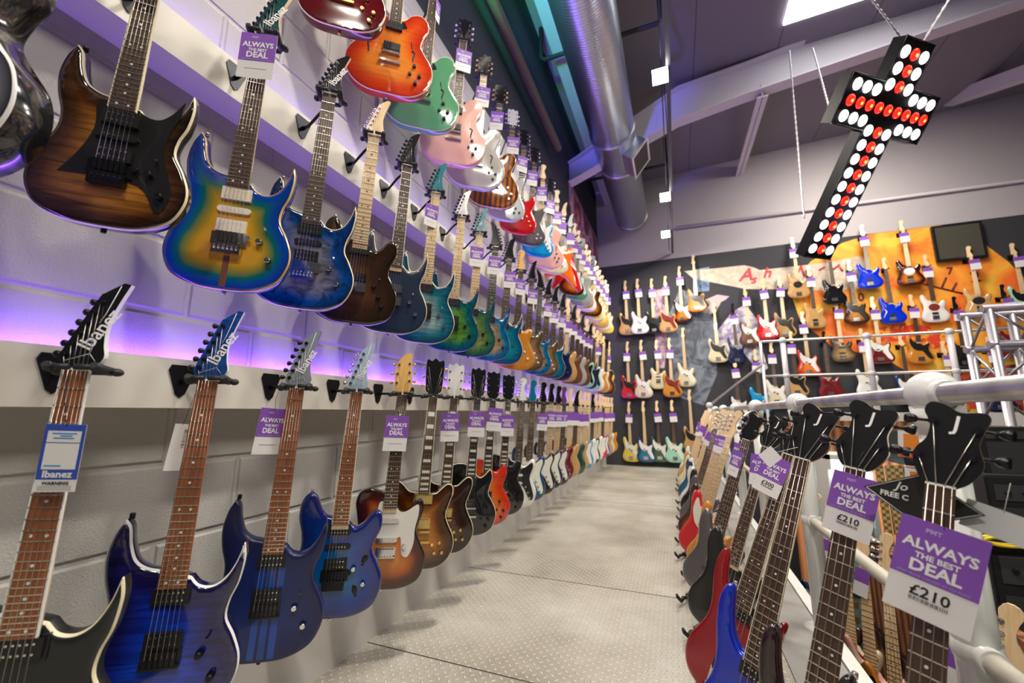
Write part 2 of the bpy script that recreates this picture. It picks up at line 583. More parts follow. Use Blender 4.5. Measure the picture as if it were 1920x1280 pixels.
def neck_meshes(bass, scale, nfr, lod, blocks=False, bound=False, wnut=.043):
    key = ('neck', bass, scale, nfr, lod, blocks, bound)
    if key in CACHE:
        return CACHE[key]
    fl = lambda i: scale * (1 - 2 ** (-i / 12))
    L = fl(nfr) + .008
    w0, w1 = (.042, .062) if bass else (wnut, .057)
    wd = lambda z: w0 + (w1 - w0) * z / L
    m = MB()          # fretboard with its frets and inlays
    m.mi = 0
    v = [m.b.verts.new(p) for p in ((-w0 / 2, -.0335, 0), (w0 / 2, -.0335, 0), (w1 / 2, -.0345, -L), (-w1 / 2, -.0345, -L), (-w0 / 2, -.0285, 0), (w0 / 2, -.0285, 0), (w1 / 2, -.0285, -L), (-w1 / 2, -.0285, -L))]
    for q in ((0, 1, 2, 3), (0, 4, 5, 1), (2, 6, 7, 3), (0, 3, 7, 4), (1, 5, 6, 2)):
        m.b.faces.new([v[i] for i in q])
    if bound:
        m.mi = 3
        for sx in (-1, 1):
            q = [m.b.verts.new(p) for p in ((sx * (w0 / 2 - .0014), -.0338, 0), (sx * (w0 / 2 + .001), -.0338, 0), (sx * (w1 / 2 + .001), -.0348, -L), (sx * (w1 / 2 - .0014), -.0348, -L))]
            q2 = [m.b.verts.new((a.co.x, -.0283, a.co.z)) for a in q]
            fs = [m.b.faces.new(q)] + [m.b.faces.new((q[i], q[(i + 1) % 4], q2[(i + 1) % 4], q2[i])) for i in range(4)]
            m._m(fs)
    m.mi = 1
    fw = .0011 if lod == 0 else .0016
    for i in range(1, nfr + 1):
        z = fl(i)
        w = wd(z) / 2
        m.box(-w, w, -.0356, -.0335, -z - fw, -z + fw)
    m.mi = 2
    for i in (3, 5, 7, 9, 12, 15, 17, 19, 21, 24):
        if i > nfr:
            continue
        z = (fl(i) + fl(i - 1)) / 2
        if blocks:
            h = (fl(i) - fl(i - 1)) * .33
            m.box(-wd(z) * .33, wd(z) * .33, -.0352, -.034, -z - h, -z + h)
        elif lod < 2:
            for x in ((-.012, .012) if i in (12, 24) else (0,)):
                m.poly([(x + .003 * math.cos(a * math.pi / 4), -z + .003 * math.sin(a * math.pi / 4)) for a in range(8)], -.0352, -.034)
    fb = m.mesh('fretboard')
    m = MB()          # neck back
    n = 8 if lod < 2 else 4
    rings = []
    Lb = L + .02
    for z in (0, .02, .2 * L, .6 * L, L * .85, Lb):
        w = wd(min(z, L)) / 2
        dp = .014 + .006 * z / L + (.004 if z > L * .84 else 0)
        rings.append([m.b.verts.new((w * math.cos(math.pi * j / n), -.0285 + dp * 1.15 * math.sin(math.pi * j / n), -z)) for j in range(n + 1)])
    for a, b in zip(rings, rings[1:]):
        for j in range(n):
            m.b.faces.new((a[j], a[j + 1], b[j + 1], b[j])).smooth = True
        m.b.faces.new((a[0], b[0], b[n], a[n]))
    m.b.faces.new(rings[0])
    m.b.faces.new(rings[-1])
    nk = m.mesh('neck')
    nut = MB().box(-w0 / 2, w0 / 2, -.0362, -.0285, 0, .004).mesh('nut')
    CACHE[key] = (nk, fb, nut, L, w0, w1)
    return CACHE[key]


def sh(z):
    return z * .14       # backward slant of the headstock


def head_mesh(kind, lod, bind=False):
    key = ('head', kind, lod)
    if key not in CACHE:
        P = spline(HEAD[kind], (4, 2, 1)[lod])
        m = MB()
        m.mi = 0
        a = [m.b.verts.new((p.x / 1000, -.030 + sh(p.y / 1000), p.y / 1000)) for p in P]
        b = [m.b.verts.new((p.x / 1000, -.016 + sh(p.y / 1000), p.y / 1000)) for p in P]
        m.b.faces.new(a)
        m.mi = 1
        fs = [m.b.faces.new(b[::-1])]
        for i in range(len(a)):
            j = (i + 1) % len(a)
            fs.append(m.b.faces.new((a[j], a[i], b[i], b[j])))
        m._m(fs)
        CACHE[key] = m.mesh('headstock')
    return CACHE[key]


def peg_mesh(bass, side, lod):
    key = ('peg', bass, side, lod)
    if key not in CACHE:
        m = MB()
        k_ = 1.6 if bass else 1
        n = 10 if lod == 0 else 6
        m.tube([(0, -.0305, 0), (0, -.033, 0)], .0055 * k_, n)
        m.tube([(0, -.033, 0), (0, -.039, 0)], .0032 * k_, n)
        d = side
        m.tube([(d * .004, -.012, 0), (d * .022 * k_, -.012, 0)], .0022 * k_, 6)
        if bass:
            m.tube([(d * .026, -.012, 0), (d * .03, -.012, 0), (d * .042, -.012, 0), (d * .047, -.012, 0)], [.004, .008, .012, .009], 8)
        else:
            m.tube([(d * .016, -.012, 0), (d * .019, -.012, 0), (d * .026, -.012, 0), (d * .029, -.012, 0)], [.003, .0062, .0075, .005], n)
        CACHE[key] = m.mesh('tuning_peg')
    return CACHE[key]


def hum_mesh(lod, poles=True):
    key = ('hum', lod, poles)
    if key not in CACHE:
        m = MB()
        m.box(-.038, .038, -.008, .003, -.018, .018)
        me0 = m
        if lod == 0:
            m.mi = 1
            for zz in (-.009, .009):
                for i in range(6):
                    x = -.025 + .01 * i
                    m.tube([(x, -.0079, zz), (x, -.0093, zz)], .0024, 6)
        CACHE[key] = m.mesh('pickup')
    return CACHE[key]


def sc_mesh(lod, w=.035):
    key = ('sc', lod, w)
    if key not in CACHE:
        m = MB()
        m.poly([(x * w + c * .009, s * .009) for (x, c, s) in ((-1, 0, -1), (1, 0, -1), (1, .7, -.7), (1, 1, 0), (1, .7, .7), (1, 0, 1), (-1, 0, 1), (-1, -.7, .7), (-1, -1, 0), (-1, -.7, -.7))], -.007, .003)
        if lod == 0:
            m.mi = 1
            for i in range(6):
                m.tube([(-.025 + .01 * i, -.0069, 0), (-.025 + .01 * i, -.0083, 0)], .0024, 6)
        CACHE[key] = m.mesh('pickup')
    return CACHE[key]


def cyl_mesh(name, r, h, n=14, r2=None):
    key = ('cyl', name, r, h, n)
    if key not in CACHE:
        m = MB().tube([(0, .001, 0), (0, -h * .8, 0), (0, -h, 0)], [r, (r2 or r), (r2 or r) * .85], n)
        CACHE[key] = m.mesh(name)
    return CACHE[key]


def bridge_mesh(kind, lod):
    key = ('bridge', kind, lod)
    if key not in CACHE:
        m = MB()
        if kind == 'floyd':
            m.box(-.046, .046, -.004, .004, -.022, .014)
            m.box(-.036, .036, -.016, .002, -.05, -.018)
            for i in range(6):
                x = -.0275 + .011 * i
                m.box(x - .0046, x + .0046, -.014, -.003, -.014, .014)
                if lod == 0:
                    m.tube([(x, -.01, -.014), (x, -.016, -.04)], .0035, 6)
            m.tube([(.05, -.006, .004), (.05, -.012, .004)], .006, 8)
        elif kind == 'fixed':
            m.box(-.04, .04, -.004, .002, -.022, .016)
            for i in range(6):
                x = -.0275 + .011 * i
                m.box(x - .0046, x + .0046, -.012, -.003, -.018, .01)
            m.box(-.04, .04, -.013, -.002, -.024, -.019)
        elif kind == 'tom':
            m.box(-.042, .042, -.014, -.003, -.005, .005)
            m.tube([(-.038, 0, 0), (-.038, -.012, 0)], .006, 8)
            m.tube([(.038, 0, 0), (.038, -.012, 0)], .006, 8)
            m.box(-.048, .048, -.013, -.003, -.052, -.041)
        elif kind == 'bass':
            m.box(-.042, .042, -.004, .002, -.04, .02)
            m.box(-.042, .042, -.016, -.002, -.042, -.036)
            for i in range(4):
                x = -.0285 + .019 * i
                m.box(x - .0075, x + .0075, -.014, -.003, -.012, .016)
        CACHE[key] = m.mesh('bridge')
    return CACHE[key]


def strings_mesh(i, n, w0, w1, scale, yb):
    key = ('str', i, n, w0, w1, scale, yb)
    if key not in CACHE:
        t = (i / (n - 1) - .5) * 2
        xa, xb = t * (w0 / 2 - .0045), t * (.0275 if n == 6 else .0285)
        r = (.00062 - .00006 * i) if n == 6 else (.0012 - .00015 * i)
        CACHE[key] = MB().tube([(xa, -.0368, .002), (xb, yb, -scale)], r, 4).mesh('string')
    return CACHE[key]


def all_strings(n, w0, w1, scale, yb):
    key = ('strs', n, w0, scale, yb)
    if key not in CACHE:
        m = MB()
        for i in range(n):
            t = (i / (n - 1) - .5) * 2
            m.tube([(t * (w0 / 2 - .0045), -.0368, .002), (t * .0275, yb, -scale)], .0006 if n == 6 else .001, 3)
        CACHE[key] = m.mesh('strings')
    return CACHE[key]


def strpost(kind, pegs, i, n, w0):
    """stretch of string between nut and tuning peg"""
    px, pz, sd = pegs[i]
    key = ('sp', kind, i, n)
    if key not in CACHE:
        t = (i / (n - 1) - .5) * 2
        x, z = px / 1000 - sd * .008, pz / 1000
        CACHE[key] = MB().tube([(t * (w0 / 2 - .0045), -.0366, .002), (x, -.036 + sh(z), z)], .0006 if n == 6 else .0011, 4).mesh('string')
    return CACHE[key]


def textmesh(txt, size, ext=.0004, bold=0.0, shear=0.0, spacing=1.0, align='CENTER'):
    key = ('txt', txt, size, ext, bold, shear, spacing)
    if key not in CACHE:
        cu = bpy.data.curves.new('t', 'FONT')
        cu.body = txt
        cu.size = size
        cu.extrude = ext
        cu.offset = bold
        cu.shear = shear
        cu.space_character = spacing
        cu.align_x = align
        cu.align_y = 'CENTER'
        cu.resolution_u = 2
        o = bpy.data.objects.new('t', cu)
        C.objects.link(o)
        bpy.context.view_layer.update()
        me = bpy.data.meshes.new_from_object(o.evaluated_get(bpy.context.evaluated_depsgraph_get()))
        me.name = 'lettering'
        bpy.data.objects.remove(o)
        me.transform(Matrix.Rotation(R(90), 4, 'X'))     # stands in x-z, reads from -y
        CACHE[key] = me
    return CACHE[key]


PGD = {  # pickguards, mm from body bottom
 's': [(-22, 338, 1), (-60, 352), (-92, 395), (-112, 400), (-122, 350), (-104, 290), (-98, 240), (-60, 200), (-30, 192), (20, 185), (60, 150), (100, 80), (128, 62), (140, 95), (120, 160), (102, 215), (108, 262), (124, 310), (112, 342), (80, 318), (50, 300), (22, 318, 1)],
 't': [(-26, 372, 1), (-70, 350), (-98, 300), (-95, 250), (-60, 220), (20, 214), (48, 175), (70, 110), (110, 100), (135, 150), (112, 210), (110, 260), (128, 310), (118, 340), (80, 314), (50, 300), (26, 330, 1)],
 'pb': [(-26, 352, 1), (-62, 366), (-90, 420), (-108, 420), (-115, 350), (-98, 290), (-70, 240), (-30, 215), (30, 205), (60, 160), (95, 90), (135, 60), (155, 90), (135, 150), (112, 205), (112, 255), (132, 310), (120, 338), (84, 312), (52, 296), (26, 320, 1)],
 'jag': [(-26, 345, 1), (-70, 375), (-100, 395), (-118, 350), (-100, 280), (-90, 220), (-30, 200), (40, 190), (80, 130), (130, 80), (155, 110), (130, 170), (105, 225), (118, 290), (110, 325), (75, 318), (50, 310), (26, 325, 1)],
 'mm': [(70 * math.cos(a * math.pi / 10), 250 + 62 * math.sin(a * math.pi / 10)) for a in range(20)],
 'rgp': [(-30, 330, 1), (-55, 315), (-50, 250), (-70, 180), (-100, 120, 1), (-40, 124), (60, 118), (100, 60), (118, 66), (128, 120), (102, 200), (100, 260), (118, 330), (122, 372, 1), (100, 330), (76, 306), (50, 306), (30, 318, 1)],
 'semip': [(34, 392, 1), (50, 380), (85, 300), (95, 235), (70, 205), (40, 225), (36, 300)],
 'white_jk': [(-26, 352, 1), (-45, 340), (-50, 250), (-45, 208), (30, 200), (56, 205), (66, 140), (92, 128), (112, 180), (112, 240), (122, 300), (116, 338), (80, 316), (50, 306), (26, 330, 1)],
}


def pg_mesh(kind, bk, lod):
    key = ('pg', kind, bk, lod)
    if key not in CACHE:
        P = spline(PGD[kind], (4, 2, 1)[lod])
        b = BOT[bk]
        T = CACHE[('T', bk)]
        m = MB().poly([(p.x / 1000, p.y / 1000 - b) for p in P], -T / 2 - .0024, -T / 2 + .001)
        CACHE[key] = m.mesh('pickguard')
    return CACHE[key]


def fhole_mesh(sx):
    key = ('fh', sx)
    if key not in CACHE:
        m = MB()
        pts = [(-.012, 0, .048), (.004, 0, .04), (-.002, 0, .01), (-.004, 0, -.01), (.004, 0, -.04), (.016, 0, -.048)]
        for a, b in zip(pts, pts[1:]):
            pass
        m.tube([(sx * p[0], 0, p[2]) for p in pts], [.005, .004, .0045, .0045, .004, .005], 6)
        for v in m.b.verts:
            v.co.y *= .25
        CACHE[key] = m.mesh('f_hole')
    return CACHE[key]


def make_guitar(g, lod, label, group, loc, rot, scale=1.0):
    """one hanging guitar; its origin is the nut, front faces -y, headstock up"""
    kind = g['k']
    bass = kind in ('pb', 'srb')
    root = empty('bass_guitar' if bass else 'electric_guitar', label, 'bass guitar' if bass else 'guitar', loc, rot, group)
    root.scale = (scale,) * 3
    bm_ = body_mesh(kind, lod)
    T = CACHE[('T', kind)]
    yf = -T / 2
    bot = BOT[kind]
    sc = g.get('sc') or SCALE.get(kind, .648)
    hw = g.get('hw', CHR)
    body = mk('body', bm_, g['m'], root)
    if g.get('bind'):
        mk('binding', ring_mesh(kind, lod, .0045 if g['bind'] is BINDW and kind == 'rg' else .0022), g['bind'], root)
    nfr = g.get('fr', 20 if bass else (24 if kind in ('rg',) else 22))
    nk, fb, nut, L, w0, w1 = neck_meshes(bass, sc, nfr, lod, g.get('blocks', False), g.get('nb', False))
    mk('neck', nk, g.get('neck', MAP), root)
    mk('fretboard', fb, [g.get('fb', ROSE), FRET, g.get('inlay', DOT), BIND if not g.get('nbw') else BINDW], root)
    if lod < 2:
        mk('nut', nut, WHT if not g.get('floyd') else BMET, root)
    hk = g.get('h', 'four' if bass else 'spear')
    hd = mk('headstock', head_mesh(hk, lod), [g.get('hm', g.get('neck', MAP)), g.get('hs', g.get('neck', MAP))], root)
    if lod < 2:
        for (px, pz, sd) in PEGS[hk]:
            p = mk('tuning_peg', peg_mesh(bass, sd, lod), g.get('pegs', hw), hd)
            p.location = (px / 1000 - sd * .008, sh(pz / 1000), pz / 1000)
    if lod == 0 and g.get('logo'):
        tx, sz, lx, lz, ang, lm = g['logo']
        o = mk('lettering', textmesh(tx, sz, .0002, .0004, .0, .95), lm, hd)
        o.location = (lx, -.0305 + sh(lz), lz)
        o.rotation_mode = 'YXZ'
        o.rotation_euler = (R(-8), R(ang), 0)
        o.location.y -= .0008
        if g.get('tri'):
            m = MB()
            for pts in (((-.024, .018), (.012, .035), (.024, .020)), ((.030, .185), (.018, .12), (.012, .10)), ((.012, .035), (.014, .06), (.0, .062))):
                m.tube([(x, -.0305 + sh(z), z) for x, z in pts], .0007, 4)
            m.obj('headstock_line', lm, hd)
    # pickups
    ybr = -sc
    pm = g.get('pm', BLACK)
    poles = g.get('poles', CHR)
    lay = g.get('pu', 'hh')
    z0, z1 = -L - .022, ybr + .035
    lays = {'hh': [('h', z0), ('h', z1)], 'hsh': [('h', z0), ('s', (z0 + z1) / 2), ('h', z1)], 'sss': [('s', z0), ('s', (z0 + z1) / 2), ('s', z1)], 'ss': [('s', z0 - .03), ('s', z1 + .01)], 'p': [('p', (z0 + z1) / 2 + .0)], 'mm': [('h', z1 + .02)], 'tt': [('s', z0), ('h', z1)], 'none': [], 'jj': [('s', z0 - .08), ('s', z1 + .03)]}
    for t, z in lays[lay]:
        if t == 'p':
            for sx, dz in ((-1, .012), (1, -.012)):
                o = mk('pickup', sc_mesh(max(lod, 1), .012), pm, root, (sx * .021, yf, z + dz))
            continue
        if t == 'h':
            if g.get('rings') and lod < 2:
                mk('pickup_ring', MB().box(-.044, .044, yf - .003 - CACHE[('T', kind)] * 0 - (.007 if kind in ('lp', 'ar', 'semi') else 0), yf + .004, z - .023, z + .023).mesh('pickup_ring'), g['rings'], root)
            me = hum_mesh(min(lod, 1))
        else:
            me = sc_mesh(min(lod, 1))
        o = mk('pickup', me, [pm, poles] if lod == 0 else [pm], root, (0, yf - (.009 if kind in ('lp', 'ar', 'semi') else (.003 if g.get('pg') else 0)), z))
        if t == 's' and lay in ('hsh', 'sss'):
            o.rotation_euler = (0, R(g.get('slant', 0)), 0)
    # pickguard
    if g.get('pg'):
        mk('pickguard', pg_mesh(g.get('pgk', kind), kind, lod), g['pg'], root)
    if kind == 'semi' and lod < 2:
        for sx in (-1, 1):
            mk('f_hole', fhole_mesh(sx), INK, root, (sx * .105, yf - .0045, -bot + .2))
    bk = g.get('br', 'bass' if bass else {'lp': 'tom', 'ar': 'tom', 'semi': 'tom', 'sg': 'tom'}.get(kind, 'fixed'))
    br = mk('bridge', bridge_mesh(bk, lod), g.get('bm', hw), root, (0, yf - (.008 if bk == 'tom' and kind != 'sg' else .002), ybr))
    if g.get('floyd') and lod == 0:
        mk('locking_nut', MB().box(-.024, .024, -.044, -.03, -.002, .016).mesh('locking_nut', .001), g.get('bm', hw), root)
    # knobs
    ka = g.get('kn')
    if ka is None:
        ka = {'lp': [(95, 150), (125, 95), (80, 100), (112, 55)], 'ar': [(95, 120), (110, 75), (75, 75), (62, 110)], 'semi': [(112, 165), (140, 120), (95, 120), (125, 80)], 'sg': [(80, 110), (112, 80), (70, 70)], 't': [(88, 195), (92, 140)], 's': [(70, 160), (92, 120), (108, 82)], 'pb': [(100, 130), (122, 98)], 'srb': [(70, 150), (92, 112), (105, 70)]}.get(kind, [(78, 150), (108, 98)])
    if lod < 2:
        for x, z in ka:
            mk('control_knob', cyl_mesh('control_knob', .0095, .016, 12 if lod == 0 else 8, .008), g.get('km', hw), root, (x / 1000, yf - .002, z / 1000 - bot))
    if lod == 0:
        if kind in ('rg', 's'):
            sw = mk('selector_switch', MB().tube([(0, 0, 0), (0, -.016, .006)], [.002, .003], 8).mesh('selector_switch'), g.get('km', hw), root, (.09, yf, -bot + .185))
        mk('strap_button', cyl_mesh('strap_button', .006, .012, 10), hw, root, (0, 0, -bot + .001)).rotation_euler = (R(90), 0, 0)
        top = max(OUT[kind], key=lambda p: p[1] - (0 if p[0] < 0 else 500))
        if kind not in ('semi', 'lp', 't'):
            mk('strap_button', cyl_mesh('strap_button', .006, .012, 10), hw, root, (top[0] / 1000 + .004, .002, top[1] / 1000 - bot)).rotation_euler = (R(-90), 0, 0)
    # strings
    ns = 4 if bass else 6
    yb = yf - (.02 if bk == 'tom' else .015)
    pegs = PEGS[hk]
    if lod == 0:
        order = {'book': [0, 1, 2, 5, 4, 3], 'tal': [0, 1, 2, 5, 4, 3], 'jay': [0, 1, 3, 2]}.get(hk, list(range(ns)))
        for i in range(ns):
            s_ = mk('string', strings_mesh(i, ns, w0, w1, sc, yb), STR, root)
            mk('string_end', strpost((hk, tuple(order)), [pegs[j] for j in order], i, ns, w0), STR, s_)
    elif lod == 1:
        mk('strings', all_strings(ns, w0, w1, sc, yb), STR, root)
    for f in g.get('extra', []):
        f(root, yf, bot)
    return root


# ------------------------------------------------------------------ hangers and tags
def hanger(label, group, y, z_br, hook, th, lod):
    """black wall hanger: plate on the rail, arm, padded yoke round the neck"""
    root = empty('guitar_hanger', label, 'guitar hanger', (BX, y, z_br), (0, 0, 0), group)
    if ('hp', lod) not in CACHE:
        m = MB()
        m.poly([(-.028, .045), (.028, .045), (.034, .03), (.012, -.035), (0, -.045), (-.012, -.035), (-.034, .03)], -.004, .0)
        CACHE[('hp', lod)] = m.mesh('wall_plate')
        m = MB()
        n = 8 if lod < 2 else 5
        # yoke in guitar frame: bar behind the neck, two padded prongs, front gates
        m.tube([(-.036, .008, -.004), (-.03, .022, -.004), (.03, .022, -.004), (.036, .008, -.004)], .0075, n)
        for sx in (-1, 1):
            m.tube([(sx * .036, .012, -.004), (sx * .037, -.02, -.003), (sx * .038, -.046, 0), (sx * .038, -.055, .004)], [.0095, .0105, .0105, .007], n)
            if lod < 2:
                m.tube([(sx * .038, -.046, 0), (sx * .004, -.048, .0)], .006, n)
                m.sphere((sx * .05, .004, -.006), .011, (1, 1.3, .8), 8)
        CACHE[('hy', lod)] = m.mesh('yoke')
    p = mk('wall_plate', CACHE[('hp', lod)], BMET, root)
    p.rotation_euler = (0, 0, R(90))
    h = Vector(hook) - Vector((BX, y, z_br))
    n_ = Vector((math.cos(th), -math.sin(th), 0))
    back = h - n_ * .024
    MB().tube([(.002, 0, 0), (.03, 0, 0), back * .6, back], [.008, .0055, .0055, .006], 8 if lod < 2 else 5).obj('arm', BMET, root)
    yk = mk('yoke', CACHE[('hy', lod)], RUB, root)
    yk.location = h
    yk.rotation_euler = (0, 0, math.pi / 2 - th)
    return root


def price_tag(label, group, M, w=.1, h=.145, lod=0, price=None, text=True, purple=.62, red=False):
    """shop price card hanging in front of the strings; M places its top centre (x right, z up, faces -y)"""
    root = empty('price_tag', label, 'price tag', group=group)
    root.matrix_world = M
    key = ('tag', w, h, purple)
    if key not in CACHE:
        m = MB()
        nseg = 6
        def sheet(m, x0, x1, z0, z1, y0, y1):
            for i in range(nseg):
                pass
            m.box(x0, x1, y0, y1, z0, z1)
        sheet(m, -w / 2, w / 2, -h, 0, 0, .0008)
        a = m.mesh('card')
        m = MB()
        sheet(m, -w / 2, w / 2, -h * purple, 0, -.0006, .0)
        CACHE[key] = (a, m.mesh('purple_panel'))
    a, b = CACHE[key]
    mk('card', a, CARD, root)
    mk('colour_panel', b, PURP, root)
    if lod < 2 and text:
        for t, s_, z in (('ALWAYS', .215, .26), ('THE BEST', .12, .375), ('DEAL', .25, .49)):
            o = mk('lettering', textmesh(t, w * s_, .0002, w * s_ * .03), INKW, root)
            o.location = (0, -.0009, -h * z)
        if lod == 0:
            o = mk('lettering', textmesh('PMT', w * .1, .0002, w * .003), INKP, root)
            o.location = (-.01 * w / .1, -.0009, -h * .1)
            o = mk('lettering', textmesh('MOST PRICES CHECKED AT TILL POINT', w * .047, .0002), INKP, root)
            o.location = (0, -.0009, -h * .59)
    if price:
        o = mk('price_lettering', textmesh(price, w * .23, .0002, w * .004), INK, root)
        o.location = (0, -.0004, -h * .74)
        key = ('bar', w)
        if key not in CACHE:
            m = MB()
            x = -w * .22
            while x < w * .22:
                ww = random.choice((.006, .01, .014)) * w
                m.box(x, x + ww, -.0004, 0, -.02 * w, .04 * w)
                x += ww + random.choice((.008, .014)) * w
            CACHE[key] = m.mesh('barcode')
        o = mk('barcode', CACHE[key], mat('barcode_ink', (.12, .04, .06), .6), root)
        o.location = (0, -.0001, -h * .83)
    elif lod < 2 and text:
        m = MB().box(-w * .3, w * .3, -.0004, 0, -h * .80, -h * .785)
        m.obj('small_print', mat('grey_ink', (.35, .35, .37), .6), root)
    if red:
        MB().box(w / 2, w / 2 + .028, .001, .002, -h * .55, 0).obj('red_flap', REDC, root)
    MB().tube([(0, -.0005, -.006), (-.006, -.001, .03), (0, .002, .055)], .0006, 4).obj('loop', INK, root)
    return root


# ================================================================== THE SETTING
def struct(name, mb, m, bev=0):
    o = mb.obj(name, m, None, bev)
    o['kind'] = 'structure'
    return o


# painted concrete blocks, 0.44 x 0.219 m, half-bond
BLK = mat('painted_block_wall', (.56, .55, .54), .62)
k = N(BLK)
pos = k.n('ShaderNodeTexCoord').outputs['Object']
sp = k.n('ShaderNodeSeparateXYZ', {0: pos})
yy, zz = sp.outputs[1], sp.outputs[2]
rowf = k.math('DIVIDE', k.math('SUBTRACT', zz, .071), .219)
row = k.math('FLOOR', rowf)
rf = k.math('SUBTRACT', rowf, row)
cf = k.math('ADD', k.math('DIVIDE', k.math('SUBTRACT', yy, .135), .44), k.math('MULTIPLY', k.math('ABSOLUTE', k.math('MODULO', row, 2)), .5))
cfr = k.math('FRACT', k.math('ADD', cf, 40))
dz = k.math('MULTIPLY', k.math('MINIMUM', rf, k.math('SUBTRACT', 1, rf)), .219)
dy = k.math('MULTIPLY', k.math('MINIMUM', cfr, k.math('SUBTRACT', 1, cfr)), .44)
dm = k.math('MINIMUM', dz, dy)
groove = k.n('ShaderNodeMapRange', {0: dm, 1: .003, 2: .013}, interpolation_type='SMOOTHSTEP').outputs[0]
n1 = k.n('ShaderNodeTexNoise', {'Vector': pos, 'Scale': 160, 'Detail': 6, 'Roughness': .7}).outputs[0]
n2 = k.n('ShaderNodeTexNoise', {'Vector': pos, 'Scale': 3, 'Detail': 3}).outputs[0]
h = k.math('ADD', k.math('MULTIPLY', groove, 1.0), k.math('MULTIPLY', n1, .38))
k.bump(h, .85, .010)
k.base(k.mix(k.math('MULTIPLY', n2, .25), (.54, .53, .505), (.45, .435, .41)))
NAVY = mat('navy_wall_paint', (.016, .016, .032), .7)
struct('wall_left', MB().box(WX - .1, WX, -2.0, BY + .1, FLOOR - .02, 2.62), BLK)
struct('wall_left_upper', MB().box(WX - .1, WX, -2.0, BY + .1, 2.62, CEIL + .2), NAVY)
SKIRT = mat('grey_white_panel', (.60, .585, .56), .5)
struct('baseboard_left', MB().box(WX, WX + .012, -2.0, BY, FLOOR, FLOOR + .27), SKIRT)
# hanging rails: white boxed timber on the wall, an LED strip lying along the top of each
RAILW = mat('white_satin_paint', (.68, .65, .59), .45)
LED = mat('violet_led_strip', (.1, .05, .3), .5, emit=(.22, .075, 1), estr=46)
for i, (z, n) in enumerate(((.012, 'lowest'), (1.012, 'middle'), (2.08, 'top'))):
    o = struct('trim_%d' % (i + 1), MB().box(WX, BX, -2.0, BY, z, z + .135), RAILW)
    s = MB().box(-.006, .006, -2.0, BY - .02, 0, .006).obj('led_strip', LED)
    s.location = (WX + .03, 0, z + .135)
    tag(s, 'violet LED strip glowing along the top of the %s white hanging rail' % n, 'led strip')
# chequer plate floor
CHQ = mat('chequer_plate', (.42, .40, .35), .38, 0)
k = N(CHQ)
pos = k.n('ShaderNodeTexCoord').outputs['Object']
sp = k.n('ShaderNodeSeparateXYZ', {0: pos})
P = .046
u, v = k.math('DIVIDE', k.math('ADD', sp.outputs[0], sp.outputs[1]), P), k.math('DIVIDE', k.math('SUBTRACT', sp.outputs[0], sp.outputs[1]), P)
fu, fv = k.math('FLOOR', u), k.math('FLOOR', v)
a, b = k.math('SUBTRACT', k.math('SUBTRACT', u, fu), .5), k.math('SUBTRACT', k.math('SUBTRACT', v, fv), .5)
par = k.math('FLOORED_MODULO', k.math('ADD', fu, fv), 2)
e1 = k.math('ADD', k.math('POWER', k.math('MULTIPLY', a, 2.4), 2), k.math('POWER', k.math('MULTIPLY', b, 7), 2))
e2 = k.math('ADD', k.math('POWER', k.math('MULTIPLY', a, 7), 2), k.math('POWER', k.math('MULTIPLY', b, 2.4), 2))
el = k.math('ADD', k.math('MULTIPLY', e1, par), k.math('MULTIPLY', e2, k.math('SUBTRACT', 1, par)))
loz = k.n('ShaderNodeMapRange', {0: el, 1: 1.2, 2: .5}, interpolation_type='SMOOTHSTEP').outputs[0]
wear = k.n('ShaderNodeTexNoise', {'Vector': pos, 'Scale': 1.6, 'Detail': 5, 'Roughness': .6}).outputs[0]
grime = k.n('ShaderNodeTexNoise', {'Vector': pos, 'Scale': 34, 'Detail': 5}).outputs[0]
c = k.ramp(wear, [(.3, (.22, .20, .15)), (.5, (.42, .39, .33)), (.72, (.62, .60, .54))])
c = k.mix(k.math('MULTIPLY', grime, .45), c, (.27, .25, .20))
c = k.mix(k.math('MULTIPLY', loz, .6), c, (.80, .77, .70))
k.base(c)
k.bump(loz, .9, .006)
struct('floor', MB().box(WX, .64, -2.0, BY, FLOOR - .05, FLOOR), CHQ)
SEAM = mat('plate_joint', (.05, .045, .04), .8)
for i, y in enumerate((1.72, 2.73, 5.2, 7.0)):
    struct('trim_%d' % (i + 4), MB().box(WX + .013, .6, y - .003, y + .003, FLOOR, FLOOR + .0008), SEAM)
# lower shop floor and its walls beyond the railing
LF = -3.6
struct('floor_lower', MB().box(.64, 7.5, -2.0, BY, LF - .05, LF), mat('dark_carpet', (.03, .028, .03), .9))
DARK = mat('charcoal_wall_paint', (.035, .035, .042), .75)
struct('wall_lower_left', MB().box(.60, .64, -2.0, BY, LF, FLOOR - .05), DARK)
struct('wall_right', MB().box(7.5, 7.6, -2.0, BY, LF, CEIL + .4), DARK)
# end wall: dark with a mural below, white above
zw = 3.14
struct('wall_back', MB().box(WX, 7.5, BY, BY + .1, LF, zw), DARK)
WUP = mat('upper_wall_white', (.44, .41, .42), .6)
struct('wall_back_upper', MB().box(WX, 7.5, BY - .01, BY + .1, zw, CEIL + .5), WUP)
CL = mat('ceiling_panels', (.21, .185, .205), .65)
k = N(CL)
pos = k.n('ShaderNodeTexCoord').outputs['Object']
sy = k.n('ShaderNodeSeparateXYZ', {0: pos}).outputs[0]
g_ = k.math('ABSOLUTE', k.math('SUBTRACT', k.math('FRACT', k.math('DIVIDE', sy, 1.1)), .5))
k.base(k.mix(k.math('LESS_THAN', g_, .006), (.21, .185, .205), (.08, .07, .08)))
bmc = MB().box(WX, 7.5, -2.0, BY, 0, .1)
for v_ in bmc.b.verts:
    v_.co.z += 4.93 + (v_.co.x - WX) * .045
struct('ceiling', bmc, CL)


def ceilz(x):
    return 4.93 + (x - WX) * .045


